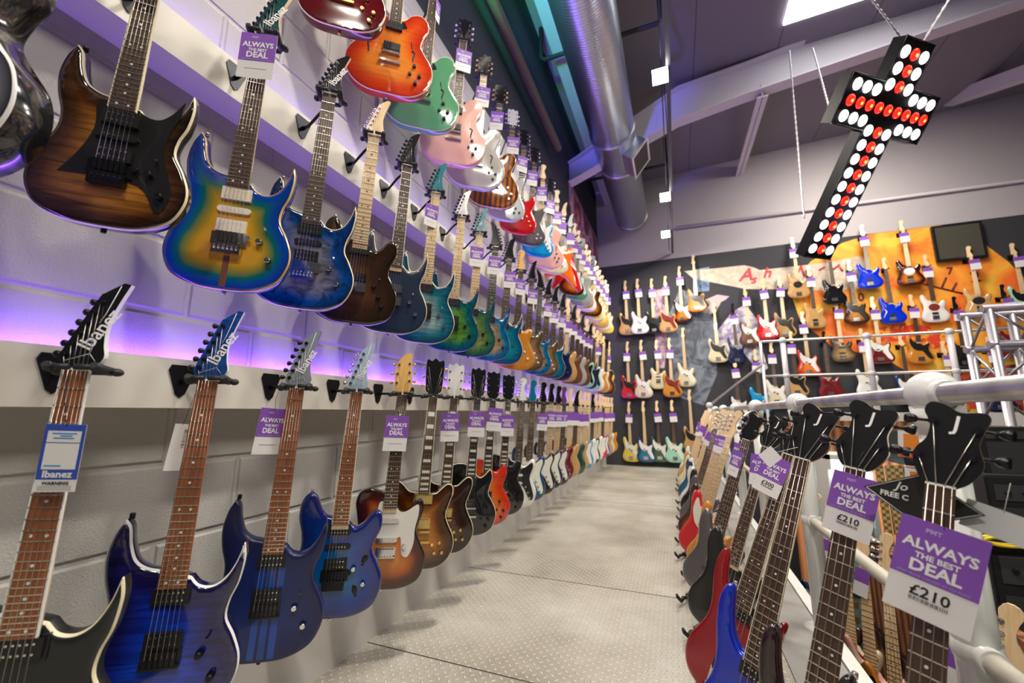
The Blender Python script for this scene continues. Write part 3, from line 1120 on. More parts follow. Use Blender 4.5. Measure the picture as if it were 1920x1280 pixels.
# roof light, a lit window in the ceiling
sk = [at(px, py, 2, 5.05) for px, py in ((1468, 46), (1478, -60), (1700, -60), (1600, -4))]
x0, y1, x1 = sk[0].x, sk[0].y, sk[0].x + 1.6
m = MB().box(x0, x1, y1 - 2.2, y1, 0, .03)
for v_ in m.b.verts:
    v_.co.z += ceilz(v_.co.x) - .035
sky = m.obj('window_1', mat('daylit_roof_glazing', (.9, .9, .9), .4, emit=(.95, .97, 1), estr=5))
sky['kind'] = 'structure'
# main roof beam with flanges, and the purlins
STEEL = mat('painted_roof_steel', (.62, .57, .58), .5)
Yb = at(1271, 229, 2, 4.35).y
lo = [at(px, py, 1, Yb) for px, py in ((1067, 345), (1271, 229), (1400, 181), (1920, 4))]
up = [at(px, py, 1, Yb) for px, py in ((1067, 310), (1271, 170), (1400, 124), (1920, -75))]
lo.append(lo[-1] + (lo[-1] - lo[-2]) * .6)
up.append(up[-1] + (up[-1] - up[-2]) * .6)
m = MB()
pl = [(p.x, p.z) for p in lo] + [(p.x, p.z) for p in up[::-1]]
m.poly(pl, Yb, Yb + .02)
for row_ in (lo, up):
    for a_, b_ in zip(row_, row_[1:]):
        d_ = (b_ - a_)
        mt = Matrix.Translation(a_) @ Matrix.Rotation(-math.atan2(d_.z, d_.x), 4, 'Y')
        m.box(0, d_.length, -.09, .11, -.012, .012, mt)
struct('trim_8', m, STEEL)
q0, q1 = at(1386, 330, 1, BY), at(1430, 182, 1, Yb)
dd = (q1 - q0)
m = MB()
mt = Matrix.Translation(q0) @ dd.to_track_quat('Y', 'Z').to_matrix().to_4x4()
m.box(-.07, .07, 0, dd.length, 0, .02, mt)
m.box(-.01, .01, 0, dd.length, 0, .2, mt)
struct('trim_9', m, STEEL)
q0, q1 = at(1925, 150, 1, BY - 1.2), at(1760, 205, 1, BY)
m = MB()
dd = q0 - q1
mt = Matrix.Translation(q1) @ dd.to_track_quat('Y', 'Z').to_matrix().to_4x4()
m.box(-.09, .09, 0, dd.length + 1.0, 0, .2, mt)
struct('trim_10', m, STEEL)
# pipe along the end wall
m = MB().tube([at(1268, 427, 1, BY - .06), at(1925, 338, 1, BY - .06), at(1925, 338, 1, BY - .06) + Vector((1.5, 0, 0))], .028, 10)
tag(m.obj('wall_pipe', STEEL), 'thin white pipe running across the white upper end wall', 'pipe')
# brown pipe high on the navy wall
m = MB().tube([(-1.27, -1.5, 3.52), (-1.27, 4.95, 3.52)], .055, 14)
tag(m.obj('wall_pipe', mat('brown_painted_pipe', (.12, .085, .065), .45)), 'brown pipe running high along the navy wall above the guitars', 'pipe')
# bulkhead lit green and blue beside the duct
m = MB().box(-1.2, -.86, -1.5, BY - .02, 4.55, 4.9)
struct('trim_11', m, mat('bulkhead_paint', (.45, .45, .48), .4))

# ---- spiral duct with outlet
DUCT = mat('spiral_duct_steel', (.62, .65, .68), .3, .95)
k = N(DUCT)
pos = k.n('ShaderNodeTexCoord').outputs['Object']
sp = k.n('ShaderNodeSeparateXYZ', {0: pos})
ang = k.math('DIVIDE', k.math('ARCTAN2', sp.outputs[0], sp.outputs[2]), 2 * math.pi)
ph = k.math('FRACT', k.math('ADD', k.math('DIVIDE', sp.outputs[1], .034), ang))
ridge = k.math('ABSOLUTE', k.math('SUBTRACT', ph, .5))
k.bump(k.math('SMOOTH_MIN', ridge, .2, .15), .7, .012)
k.base(k.ramp(ridge, [(.03, (.42, .45, .48)), (.16, (.6, .64, .67))]))
duct = empty('ventilation_duct', 'large galvanised spiral duct running under the ceiling above the aisle', 'duct', (-.62, 0, 4.05))
DR = .315
MB().tube([(0, -1.5, 0), (0, 8.55, 0)], DR, 48).obj('duct_pipe', DUCT, duct)
for y in (3.1, 5.55, 6.35, 8.4):
    MB().tube([(0, y - .03, 0), (0, y - .025, 0), (0, y + .025, 0), (0, y + .03, 0)], [DR, DR + .012, DR + .012, DR], 48, False).obj('duct_collar', GALV, duct)
mt = Matrix.Translation((.2, 6.0, -.16)) @ Matrix.Rotation(R(38), 4, 'Y')
m = MB().box(-.05, .2, -.26, .26, -.17, .17, mt)
m.obj('outlet_box', DUCT, duct, .004)
m = MB()
m.box(.2, .215, -.28, .28, -.19, -.16, mt).box(.2, .215, -.28, .28, .16, .19, mt).box(.2, .215, -.28, -.25, -.16, .16, mt).box(.2, .215, .25, .28, -.16, .16, mt)
m.obj('outlet_frame', RAILW, duct)
m = MB().box(.2, .204, -.25, .25, -.16, .16, mt)
for i in range(9):
    m.box(.204, .21, -.25, .25, -.15 + i * .034, -.14 + i * .034, mt)
m.obj('outlet_grille', mat('dark_grille', (.07, .05, .055), .6), duct)
m = MB()
pa = [at(985, 90, 1, 3.2), at(990, 126, 1, 3.2), at(1050, 108, 1, 3.2)]
for (y, lb) in ((4.42, 'near'), (7.4, 'far')):
    pts = [(-1.33, y, ceilz(-1.33) - .02), (-1.33, y, 4.47), (-1.29, y, 4.43), (.07, y, 4.43), (.11, y, 4.47), (.11, y, ceilz(0) - .03)]
    m = MB().tube(pts, .028, 8)
    tag(m.obj('duct_support', mat('black_pipe_lagging', (.015, .015, .016), .6)), 'black bent bracket carrying the %s end of the spiral duct' % lb, 'bracket', 'duct brackets')

# ---- lighting track with three lit spotlights
t = empty('light_track', 'slim grey lighting track running straight down above the aisle', 'light track', (.13, 0, 3.25))
m = MB().box(-.02, .02, -1.5, BY - .05, -.02, .02)
m.obj('track_channel', mat('grey_track', (.14, .14, .16), .4, .6), t)
MB().tube([(-.06, -1.5, .06), (-.06, BY - .05, .06)], .006, 6).obj('cable', INK, t)
for y in (1.0, 3.4, 5.8, 8.2):
    MB().tube([(0, y, .02), (0, y, ceilz(.13) - 3.28)], .006, 6).obj('drop_rod', BMET, t)
for i, (x, y) in enumerate(TRACK[:4]):
    sp_ = empty('track_spotlight', 'lit white square spotlight on the track, %s' % ('nearest of the three in view', 'middle of the three in view', 'farthest of the three, by the end wall', 'out of view overhead')[i], 'spotlight', (x, y, 3.2), (0, 0, 0), 'track spotlights')
    MB().box(-.075, .075, -.05, .05, -.055, .035).obj('lamp_housing', mat('grey_lamp_housing', (.3, .3, .32), .4, .5), sp_, .004)
    MB().box(-.07, .07, -.052, -.050, -.05, .03).box(-.07, .07, -.045, .045, -.058, -.055).obj('lamp_face', mat('lit_lamp_face', (1, 1, 1), .4, emit=(1, .97, .92), estr=22), sp_)
    MB().tube([(.04, 0, .03), (.075, 0, .04)], .01, 8).obj('lamp_arm', BMET, sp_)

# artwork high on the far end of the left wall
AR = mat('poster_print', (.3, .05, .1), .5)
k = N(AR)
w = k.n('ShaderNodeTexNoise', {'Vector': k.n('ShaderNodeTexCoord').outputs['Object'], 'Scale': 2.2, 'Detail': 5, 'Distortion': 1.2})
k.base(k.ramp(w.outputs[0], [(.36, (.03, .02, .10)), (.46, (.35, .03, .06)), (.55, (.50, .30, .42)), (.64, (.12, .05, .25))]))
o = MB().box(WX, WX + .012, 6.1, 8.7, 2.75, 3.75).obj('wall_poster', AR)
tag(o, 'red and purple artwork panel high at the far end of the left wall', 'poster')

# ---- mural on the end wall
MY = BY - .006


def onwall(pts, y=MY):
    return [(lambda p: (p.x, p.z))(at(px, py, 1, y)) for px, py in pts]


mural = empty('wall_mural', 'mural of orange sky, cream headstock and red lettering painted on the end wall', 'mural', (2.5, BY, 1.2))
MI = mural.matrix_world.inverted()


def mur(name, pts, col, y, rough=.6, fig=None):
    mm = mat('mural_' + name + str(len(MATS)), col, rough)
    if fig:
        k = N(mm)
        w = k.n('ShaderNodeTexNoise', {'Vector': k.n('ShaderNodeTexCoord').outputs['Object'], 'Scale': fig[0], 'Detail': 4, 'Distortion': 1.5})
        k.base(k.ramp(w.outputs[0], fig[1]))
    o = MB().poly(onwall(pts, y), y, BY).obj(name, mm, mural)
    o.location = (-2.5, -BY, -1.2)
    return o


sun = []
cc = at(1750, 590, 1, MY)
mur('orange_disc', [(1480, 540), (1520, 490), (1580, 455), (1660, 430), (1760, 420), (1830, 445), (1890, 490), (1920, 520), (1990, 600), (1990, 800), (1880, 790), (1790, 770), (1720, 705), (1690, 690), (1660, 672), (1560, 650), (1500, 600)], (.9, .35, .03), BY - .004,
    fig=(1.3, [(.35, (.85, .16, .02)), (.5, (.92, .36, .03)), (.62, (.95, .55, .06))]))
mur('cream_headstock', [(1283, 508), (1340, 503), (1395, 497), (1410, 500), (1425, 506), (1500, 498), (1560, 490), (1612, 480), (1622, 488), (1625, 540), (1560, 545), (1470, 542), (1400, 542), (1360, 534), (1300, 522)], (.62, .53, .4), BY - .006, fig=(5, [(.35, (.52, .44, .33)), (.6, (.7, .61, .48))]))
mur('grey_rock', [(1250, 600), (1275, 540), (1310, 560), (1340, 600), (1345, 700), (1320, 760), (1260, 740)], (.12, .14, .17), BY - .004, fig=(3, [(.4, (.06, .07, .09)), (.6, (.2, .23, .28))]))
mur('pink_cloud', [(1225, 545), (1245, 540), (1252, 620), (1246, 690), (1232, 690), (1228, 620)], (.4, .25, .3), BY - .004, fig=(6, [(.35, (.2, .1, .18)), (.6, (.6, .42, .48))]))
mur('sky_patch', [(1300, 506), (1330, 500), (1330, 545), (1300, 548)], (.16, .25, .45), BY - .003, fig=(3, [(.35, (.05, .07, .14)), (.6, (.25, .4, .62))]))
mur('white_figure', [(1345, 620), (1372, 585), (1398, 570), (1420, 600), (1428, 650), (1440, 690), (1425, 700), (1400, 668), (1360, 672), (1345, 660)], (.55, .5, .6), BY - .005, fig=(5, [(.38, (.3, .24, .42)), (.55, (.7, .68, .74))]))
mur('pale_wing', [(1322, 562), (1345, 552), (1372, 556), (1352, 566), (1340, 590), (1318, 585), (1330, 572)], (.5, .42, .44), BY - .005)
mur('dark_hat', [(1362, 560), (1372, 552), (1376, 575), (1364, 590), (1356, 600)], (.03, .02, .05), BY - .006)
mur('red_flowers', [(1640, 615), (1700, 605), (1740, 612), (1790, 640), (1750, 655), (1690, 640), (1645, 640)], (.7, .04, .02), BY - .007, fig=(7, [(.42, (.9, .4, .03)), (.5, (.75, .05, .02))]))
mur('red_blaze', [(1780, 680), (1850, 690), (1920, 680), (1920, 770), (1800, 765)], (.55, .04, .03), BY - .007, fig=(4, [(.42, (.08, .02, .02)), (.55, (.7, .07, .03))]))
REDP = mat('mural_red_script', (.62, .05, .07), .6)
for tx, px, py, sz, rt in (('A', 1397, 516, .30, 0), ('s', 1412, 524, .2, 0), ('h', 1437, 512, .24, 0), ('e', 1462, 520, .2, 0), ('n', 1480, 516, .22, 0), ('E', 1500, 514, .22, 0), ('a', 1540, 510, .2, 0), ('t', 1568, 503, .22, 0)):
    if tx not in 'Ash':
        continue
    p = at(px, py, 1, BY - .012)
    o = mk('red_letter', textmesh(tx, sz * 1.15, .002, .006, .35), REDP, mural)
    o.location = (p.x - 2.5, p.y - BY, p.z - 1.2)
for a_, b_ in (((1492, 520), (1502, 498)), ((1502, 498), (1508, 518)), ((1536, 506), (1546, 500)), ((1560, 506), (1574, 496)), ((1574, 500), (1580, 508))):
    p, q = at(*a_, 1, BY - .012), at(*b_, 1, BY - .012)
    o = MB().tube([p, q], .016, 6).obj('red_stroke', REDP, mural)
    o.location = (-2.5, -BY, -1.2)
INKM = mat('mural_maroon', (.16, .02, .03), .6)
for tx, px, py, sz in (('7', 1781, 508, .17), ('10', 1608, 558, .2), ('9', 1574, 566, .24), ('2', 1829, 519, .26)):
    p = at(px, py, 1, BY - .012)
    o = mk('clock_numeral', textmesh(tx, sz, .002, .003), INKM, mural)
    o.location = (p.x - 2.5, p.y - BY, p.z - 1.2)
for a_, b_ in (((1715, 528), (1805, 550)), ((1766, 538), (1774, 520)), ((1786, 543), (1793, 530))):
    p, q = at(*a_, 1, BY - .012), at(*b_, 1, BY - .012)
    o = MB().tube([p, q], .012, 6).obj('clock_hand', INKM, mural)
    o.location = (-2.5, -BY, -1.2)
# screen on the end wall
c0, c1, c2, c3 = [at(px, py, 1, BY - .09) for px, py in ((1745, 424), (1842, 411), (1855, 482), (1760, 488))]
tvw, tvh = (c1.x - c0.x + c2.x - c3.x) / 2, (c0.z - c3.z + c1.z - c2.z) / 2
tv = empty('wall_screen', 'black framed flat screen on the end wall above the guitars', 'screen', ((c0.x + c2.x) / 2, BY - .09, (c0.z + c2.z) / 2))
MB().box(-tvw / 2, tvw / 2, 0, .05, -tvh / 2, tvh / 2).obj('screen_frame', BLACK, tv, .005)
MB().box(-tvw / 2 + .04, tvw / 2 - .04, -.003, 0, -tvh / 2 + .04, tvh / 2 - .04).obj('display_panel', mat('dark_glass_screen', (.075, .07, .055), .12), tv)
MB().box(-.1, .1, .05, .088, -.1, .1).obj('wall_mount', BMET, tv)

# ================================================================== FINISHES
OR = (.85, .20, .01)
fin = dict(
 brownflame=finish('brown_flamed', [(.006, .004, .003), (.10, .035, .008), (.36, .14, .016), (.48, .2, .025)], .10, 'flame', .1, depth=.5),
 bgy=finish('blue_green_yellow_burst', [(.0, .035, .30), (.0, .06, .34), (.0, .14, .10), (.30, .24, .02), (.62, .34, .02), (.66, .33, .03)], .10, 'quilt', .08, depth=.15),
 bluegrey=finish('blue_edge_grey_burl', [(.0, .02, .12), (.0, .06, .26), (.16, .17, .24), (.25, .23, .27)], .11, 'burl', .12, depth=.4),
 brownburst=finish('brown_black_burst', [(.015, .008, .004), (.05, .02, .008), (.17, .07, .02)], .14, 'grain', .12),
 slate=finish('slate_blue', [(.012, .025, .055)], .1, None, .3),
 tealgrey=finish('teal_grey_burst', [(.0, .05, .13), (.02, .20, .24), (.32, .45, .40)], .10, 'flame', .12),
 greenburl=finish('green_blue_burl', [(.0, .05, .14), (.0, .12, .10), (.10, .28, .03)], .08, 'burl', .15, depth=.3),
 olive=finish('olive_green_burl', [(.0, .05, .10), (.04, .16, .06), (.2, .28, .07)], .08, 'burl', .15, depth=.3),
 bluetan=finish('blue_edge_tan_burl', [(.0, .07, .28), (.0, .16, .30), (.4, .27, .12), (.5, .33, .16)], .11, 'burl', .15, depth=.25),
 teal=finish('teal', [(.0, .03, .16), (.0, .18, .26), (.0, .30, .28)], .10, 'flame', .15, depth=.2),
 blackrg=finish('black_satin', [(.012, .014, .015)], .1, None, .35, .3),
 blueburst=finish('royal_blue_burst', [(.012, .008, .07), (.014, .012, .16), (.006, .035, .5), (.01, .09, .80)], .12, 'flame', .15, depth=.42),
 darkblue=finish('dark_blue_satin', [(.008, .012, .07), (.006, .02, .14), (.004, .03, .2)], .15, 'grain', .4, .3, depth=.2),
 blueteal=finish('blue_teal_burst', [(.01, .015, .16), (.0, .05, .35), (.0, .16, .42)], .12, 'quilt', .12, depth=.25),
 sunb=finish('sunburst', [(.010, .005, .003), (.10, .012, .003), (.55, .13, .01), (.68, .24, .02)], .11, 'grain', .15, depth=.1),
 sunb2=finish('amber_sunburst', [(.012, .005, .002), (.12, .03, .004), (.45, .16, .012), (.62, .27, .03)], .13, 'flame', .15, depth=.15),
 brownb=finish('dark_brown_burst', [(.012, .005, .004), (.05, .014, .008), (.14, .04, .012)], .12, 'flame', .12, depth=.2),
 black=finish('gloss_black', [(.008, .008, .009)], .1, None, .12),
 redor=finish('red_orange_burst', [(.62, .02, .01), (.72, .07, .01), (.82, .2, .02)], .09, 'flame', .12, depth=.15),
 white=finish('gloss_white', [(.80, .79, .76)], .1, None, .2),
 tealblue=finish('teal_blue', [(.0, .02, .12), (.0, .16, .3)], .08, None, .15),
 cream=finish('cream', [(.72, .62, .40)], .1, None, .2),
 navy=finish('navy_blue', [(.008, .012, .06)], .1, None, .2),
 purple=finish('purple_red', [(.09, .01, .06)], .1, None, .2),
 dred=finish('dark_red', [(.16, .008, .01)], .1, None, .15),
 dgreen=finish('dark_green', [(.01, .07, .05)], .1, None, .2),
 natural=finish('natural_wood', [(.60, .34, .12)], .1, 'grain', .3, depth=.25),
 amber=finish('amber_wood', [(.66, .26, .03)], .1, 'grain', .25, depth=.2),
 cyan=finish('sky_blue', [(.0, .30, .62)], .1, None, .2),
 wine=finish('wine_red', [(.10, .003, .006), (.16, .006, .01)], .1, 'flame', .12, depth=.15),
 cherry=finish('cherry_sunburst', [(.52, .02, .01), (.75, .08, .01), (.85, .26, .03)], .10, 'flame', .1, depth=.12),
 seafoam=finish('seafoam_green', [(.10, .33, .17)], .1, None, .12),
 pink=finish('shell_pink', [(.78, .42, .36)], .1, None, .15),
 silver=finish('silver_grey', [(.40, .39, .36)], .1, None, .15),
 zebra=finish('striped_brown', [(.42, .12, .01)], .1, 'stripes', .15),
 palewhite=finish('pale_grey_white', [(.58, .62, .62)], .1, None, .15),
 red=finish('bright_red', [(.62, .01, .015)], .1, None, .12),
 orange=finish('bright_orange', [(.9, .16, .01)], .1, None, .15),
 mint=finish('mint_green', [(.35, .68, .55)], .1, None, .2),
 yellow=finish('yellow', [(.78, .58, .08)], .1, None, .2),
 blue=finish('bright_blue', [(.0, .03, .62)], .1, None, .15),
 metblue=finish('metallic_blue', [(.0, .025, .55)], .1, None, .22, metal=.15),
 metred=finish('metallic_red', [(.33, .004, .012)], .1, None, .18, metal=.15),
 maroon=finish('black_cherry', [(.022, .006, .010)], .1, None, .12),
 green=finish('forest_green', [(.03, .10, .05)], .1, None, .2),
 brown=finish('walnut_brown', [(.16, .06, .025)], .1, 'grain', .3),
 grey=finish('grey_metallic', [(.14, .13, .14)], .1, None, .25, metal=.4),
 silvertop=finish('silver_top_black_sides', [(.006, .006, .007), (.12, .12, .14), (.24, .24, .27)], .03, None, .12),
 tan=finish('tan_burst', [(.03, .02, .01), (.2, .12, .05), (.42, .28, .12)], .09, 'burl', .2, depth=.2),
)
HB = finish('headstock_gloss_black', [(.008, .008, .009)], .1, None, .15)
HBLUE = finish('headstock_blue', [(.01, .07, .30)], .1, 'flame', .12, depth=.3)
HGREY = mat('headstock_steel_grey', (.22, .25, .28), .25, coat=.6)
HPEARL = mat('headstock_pale_blue', (.38, .50, .58), .2, coat=.8)
HYB = finish('headstock_yellow_green', [(.02, .10, .10), (.45, .35, .04)], .05, 'flame', .12)
HWH = mat('headstock_white', (.72, .72, .68), .3, coat=.5)
HTL = mat('headstock_teal', (.0, .16, .22), .2, coat=.7)
HPUR = mat('headstock_purple', (.14, .04, .15), .2, coat=.7)
LOGO = ('Ibanez', .038, .017, .086, -67, INKW)

# short colour descriptions used in the labels
G = {
 # name: (description, spec)
 'rg_black': ('satin black guitar with cream edge lines and a white headstock edge', dict(k='rg', m=fin['blackrg'], bind=BIND, nb=1, nbw=1, fb=JAT, h='spear', hm=HB, hs=BINDW, pegs=BMET, logo=LOGO, tri=1, hw=BMET, poles=CHR, rings=BLACK)),
 'rg_blue': ('royal blue burst guitar with a thick white body edge', dict(k='rg', m=fin['blueburst'], bind=BINDW, fb=JAT, h='spear', hm=HBLUE, hs=BINDW, pegs=BMET, logo=LOGO, tri=1, hw=BMET, bm=BLACK, poles=CHR)),
 'rg_dark': ('dark blue satin guitar with bright blue stripes up its centre', dict(k='rg', m=fin['darkblue'], fb=JAT, neck=MAHN, h='spear', hm=HGREY, hs=MAHN, pegs=BMET, logo=('Ibanez', .034, .017, .086, -67, INKW), tri=1, hw=BMET, bm=BLACK, km=CHR)),
 's_blue': ('blue teal burst guitar with three pickups and a pale blue headstock', dict(k='s', m=fin['blueteal'], fb=JAT, nb=1, h='spear', hm=HPEARL, hs=HPEARL, logo=('Ibanez', .034, .017, .086, -67, INKW), tri=1, pu='hsh', br='floyd', bm=BMET, km=CHR, kn=[(62, 170), (100, 118)])),
 'tal_sun': ('sunburst single-cut guitar with a white pickguard and an amber headstock', dict(k='t', m=fin['sunb'], pg=PG_W, pgk='white_jk', fb=ROSE, h='tal', hm=MAPA, hs=MAPA, pegs=GOLD, pu='ss', pm=CHR, kn=[(72, 170)])),
 'ar_sun': ('amber sunburst double-cut guitar with gold pickups and cream edging', dict(k='ar', m=fin['sunb2'], bind=BIND, nb=1, blocks=1, fb=ROSE, h='book', hm=HB, neck=MAHN, pegs=GOLD, hw=GOLD, pm=GOLD, rings=GOLD, km=GOLD, fr=22)),
 'ar_brown': ('dark brown double-cut guitar with gold pickups and cream edging', dict(k='ar', m=fin['brownb'], bind=BIND, nb=1, blocks=1, fb=ROSE, h='book', hm=HWH, neck=MAHN, pegs=GOLD, hw=GOLD, pm=GOLD, rings=GOLD, km=GOLD)),
 'lp_black': ('gloss black single-cut guitar with cream edging and pearl blocks', dict(k='lp', m=fin['black'], bind=BIND, nb=1, blocks=1, fb=EBO, h='book', hm=HB, neck=MAHN, km=BLACK)),
 'lp_red': ('red orange burst single-cut guitar with black knobs', dict(k='lp', m=fin['redor'], nb=1, blocks=1, fb=EBO, h='book', hm=HB, neck=MAHN, km=BLACK)),
 'lp_dark': ('plain black single-cut guitar with pearl blocks', dict(k='lp', m=fin['black'], nb=1, blocks=1, fb=EBO, h='book', hm=HB, neck=MAHN, km=BLACK)),
 's_white': ('white guitar with a large black pickguard', dict(k='s', m=fin['white'], pg=PG_B, pu='sss', fb=ROSE, h='strat', hm=HWH, pm=WHT)),
 's_teal': ('teal blue guitar with a cream pickguard', dict(k='s', m=fin['tealblue'], pg=PG_M, pu='sss', fb=ROSE, h='strat', hm=HTL, pm=WHT)),
 's_black': ('black guitar with a cream pickguard', dict(k='s', m=fin['black'], pg=PG_W, pu='sss', fb=ROSE, h='strat', hm=HB, pm=WHT)),
 's_navy': ('navy blue guitar with a cream pickguard and maple neck', dict(k='s', m=fin['navy'], pg=PG_M, pu='sss', fb=MAP, h='strat', hm=HB, pm=WHT, inlay=INK)),
 's_purple': ('purple red guitar with a white pickguard and maple neck', dict(k='s', m=fin['purple'], pg=PG_W, pu='sss', fb=MAP, h='strat', hm=HB, pm=WHT, inlay=INK)),
 's_dred': ('dark red guitar with rosewood fretboard', dict(k='s', m=fin['dred'], pu='hh', fb=ROSE, h='strat', hm=HPUR)),
 's_dgreen': ('dark green guitar with rosewood fretboard', dict(k='s', m=fin['dgreen'], pu='sss', fb=ROSE, h='spear', hm=HB, pm=WHT)),
 's_natural': ('natural wood guitar with maple neck', dict(k='s', m=fin['natural'], pu='hh', fb=MAP, h='strat', inlay=INK)),
 's_cyan': ('sky blue guitar with a white pickguard', dict(k='s', m=fin['cyan'], pg=PG_W, pu='sss', fb=MAP, h='strat', pm=WHT, inlay=INK)),
 's_whitew': ('all-white guitar with maple neck', dict(k='s', m=fin['white'], pg=PG_W, pu='sss', fb=MAP, h='strat', pm=WHT, inlay=INK)),
 't_orange': ('orange red single-cut guitar with maple neck', dict(k='t', m=fin['redor'], pg=PG_W, pu='ss', fb=MAP, h='strat', pm=WHT, inlay=INK)),
 's_bluew': ('bright blue guitar with a white pickguard', dict(k='s', m=fin['blue'], pg=PG_W, pu='sss', fb=ROSE, h='strat', pm=WHT)),
 't_natural': ('amber wood single-cut guitar with maple neck', dict(k='t', m=fin['amber'], pu='ss', fb=MAP, h='strat', pm=WHT, inlay=INK)),
 # second row
 'semi_black': ('deep black hollow guitar with a silvery top, cut by the left edge', dict(k='jazz', br='tom', kn=[], m=fin['silvertop'], bind=BINDW, fb=ROSE, h='book', hm=HB, neck=MAHN, nb=1)),
 'rg_brown': ('brown flamed wood guitar with a black pickguard and cream edging', dict(k='rg', m=fin['brownflame'], bind=BIND, nb=1, fb=ROSE, h='spear', hm=HB, pg=PG_B, pgk='rgp', pu='hsh', br='floyd', floyd=1, hw=BMET, bm=BMET, km=BMET)),
 'rg_bgy': ('blue, green and yellow burst guitar with cream pickups', dict(k='rg', m=fin['bgy'], bind=MAPA, fb=ROSE, h='spear', hm=HYB, pm=CREAM, poles=CREAM, pu='hsh', br='floyd', floyd=1, km=CHR, neck=MAP, pegs=BMET, logo=LOGO)),
 'rg_burl': ('blue edged grey burl guitar with a black headstock', dict(k='rg', m=fin['bluegrey'], bind=BIND, fb=ROSE, h='spear', hm=HB, pu='hsh', br='floyd', km=CHR, pegs=BMET, logo=LOGO)),
 's_brown': ('dark brown burst guitar with a maple neck and fretboard', dict(k='s', m=fin['brownburst'], fb=MAP, h='spear', hm=MAP, hs=MAP, km=BLACK, inlay=INK, br='fixed')),
 'rg_slate': ('slate blue guitar with a white edge and rosewood fretboard', dict(k='rg', m=fin['slate'], bind=BIND, nb=1, nbw=1, fb=ROSE, h='spear', hm=HB, pu='mm', pm=CHR, km=CHR, pegs=BMET)),
 'rg_tealgrey': ('teal and pale grey burst guitar with a maple fretboard', dict(k='rg', m=fin['tealgrey'], bind=BIND, fb=MAP, h='spear', hm=HTL, pegs=BMET, inlay=INK, bm=BLACK, km=CHR)),
 'rg_greenburl': ('green burl guitar with blue edges and a white headstock', dict(k='rg', m=fin['greenburl'], fb=MAP, h='spear', hm=HWH, pegs=BMET, inlay=INK, bm=BLACK, km=BMET)),
 'rg_olive': ('olive green burl guitar with a maple fretboard', dict(k='rg', m=fin['olive'], fb=MAP, h='spear', hm=HTL, pegs=BMET, inlay=INK, bm=BLACK, km=BMET)),
 'rg_bluetan': ('blue edged tan burl guitar with a dark fretboard', dict(k='rg', m=fin['bluetan'], fb=EBO, h='spearrev', hm=HB, pegs=BMET, bm=BLACK, km=BLACK)),
 'rg_teal': ('teal guitar with a rosewood fretboard', dict(k='rg', m=fin['teal'], bind=BIND, fb=ROSE, h='spear', hm=HB, pegs=BMET, bm=BLACK, km=CHR)),
 's_amber': ('amber brown guitar with white knobs', dict(k='jag', m=fin['amber'], fb=ROSE, h='strat', hm=MAPA, km=WHT)),
 's_tan': ('tan burst guitar with dark edges', dict(k='s', m=fin['tan'], fb=ROSE, h='spear', hm=HB, km=WHT)),
 'rg_navy': ('dark navy guitar with rosewood fretboard', dict(k='rg', m=fin['navy'], fb=ROSE, h='spear', hm=HB)),
 's_brown2': ('walnut brown guitar', dict(k='s', m=fin['brown'], fb=ROSE, h='spear', hm=HB)),
 's_silver': ('silver grey guitar', dict(k='s', m=fin['silver'], fb=ROSE, h='strat')),
 's_mint': ('mint green guitar with a dark pickguard', dict(k='s', m=fin['mint'], fb=ROSE, h='strat', pg=PG_B, pu='sss')),
 's_cream': ('cream guitar with maple neck', dict(k='s', m=fin['cream'], fb=MAP, h='strat', inlay=INK)),
 's_yellow': ('yellow guitar with maple neck', dict(k='s', m=fin['yellow'], fb=MAP, h='strat', inlay=INK)),
 # third row
 'lp_wine': ('wine red single-cut guitar with gold knobs', dict(k='lp', m=fin['wine'], bind=BIND, fb=ROSE, h='book', hm=HB, neck=MAHN, hw=GOLD, km=GOLD, nb=1, pm=GOLD)),
 'semi_cherry': ('cherry sunburst hollow guitar with a black pickguard', dict(k='semi', m=fin['cherry'], bind=BIND, fb=ROSE, h='book', hm=HB, km=BLACK, pg=PG_B, pgk='semip', nb=1, neck=MAP)),
 'semi_green': ('seafoam green hollow guitar with a black pickguard', dict(k='semi', m=fin['seafoam'], bind=BIND, fb=ROSE, h='book', hm=HB, km=BLACK, pg=PG_B, pgk='semip', neck=MAHN, nb=1)),
 'semi_pink': ('shell pink hollow guitar with a white pickguard', dict(k='semi', m=fin['pink'], fb=ROSE, h='book', hm=HB, km=BLACK, pg=PG_W, pgk='semip', neck=MAP, nb=1)),
 'semi_silver': ('silver grey hollow guitar with pearl blocks', dict(k='semi', m=fin['silver'], bind=BINDW, fb=MAP, h='book', hm=HB, km=BLACK, nb=1, blocks=1, pegs=GOLD)),
 'semi_zebra': ('striped brown hollow guitar with gold knobs', dict(k='semi', m=fin['zebra'], bind=BIND, fb=ROSE, h='book', hm=HB, km=GOLD, pegs=GOLD)),
 'sg_white': ('pale white guitar with pointed horns', dict(k='sg', m=fin['palewhite'], fb=ROSE, h='book', hm=HWH, km=BLACK)),
 's_red': ('bright red guitar with gold knobs', dict(k='s', m=fin['red'], fb=ROSE, h='book', hm=HB, km=GOLD)),
 'sg_grey': ('dark grey guitar with pointed horns', dict(k='sg', m=fin['grey'], fb=ROSE, h='book', hm=HB, km=CREAM)),
 'exp_orange': ('bright orange guitar with an angular zigzag body', dict(k='exp', m=fin['orange'], fb=ROSE, h='spear', hm=MAP)),
 'v_red': ('red and white winged guitar', dict(k='v', m=fin['red'], fb=ROSE, h='spear', hm=HWH)),
 'jag_sun': ('sunburst offset guitar with a white pickguard', dict(k='jag', m=fin['sunb'], pg=PG_W, fb=ROSE, h='strat', pu='ss', pm=WHT)),
 'jag_cream': ('cream offset guitar', dict(k='jag', m=fin['cream'], pg=PG_W, fb=MAP, h='strat', pu='ss', pm=WHT, inlay=INK)),
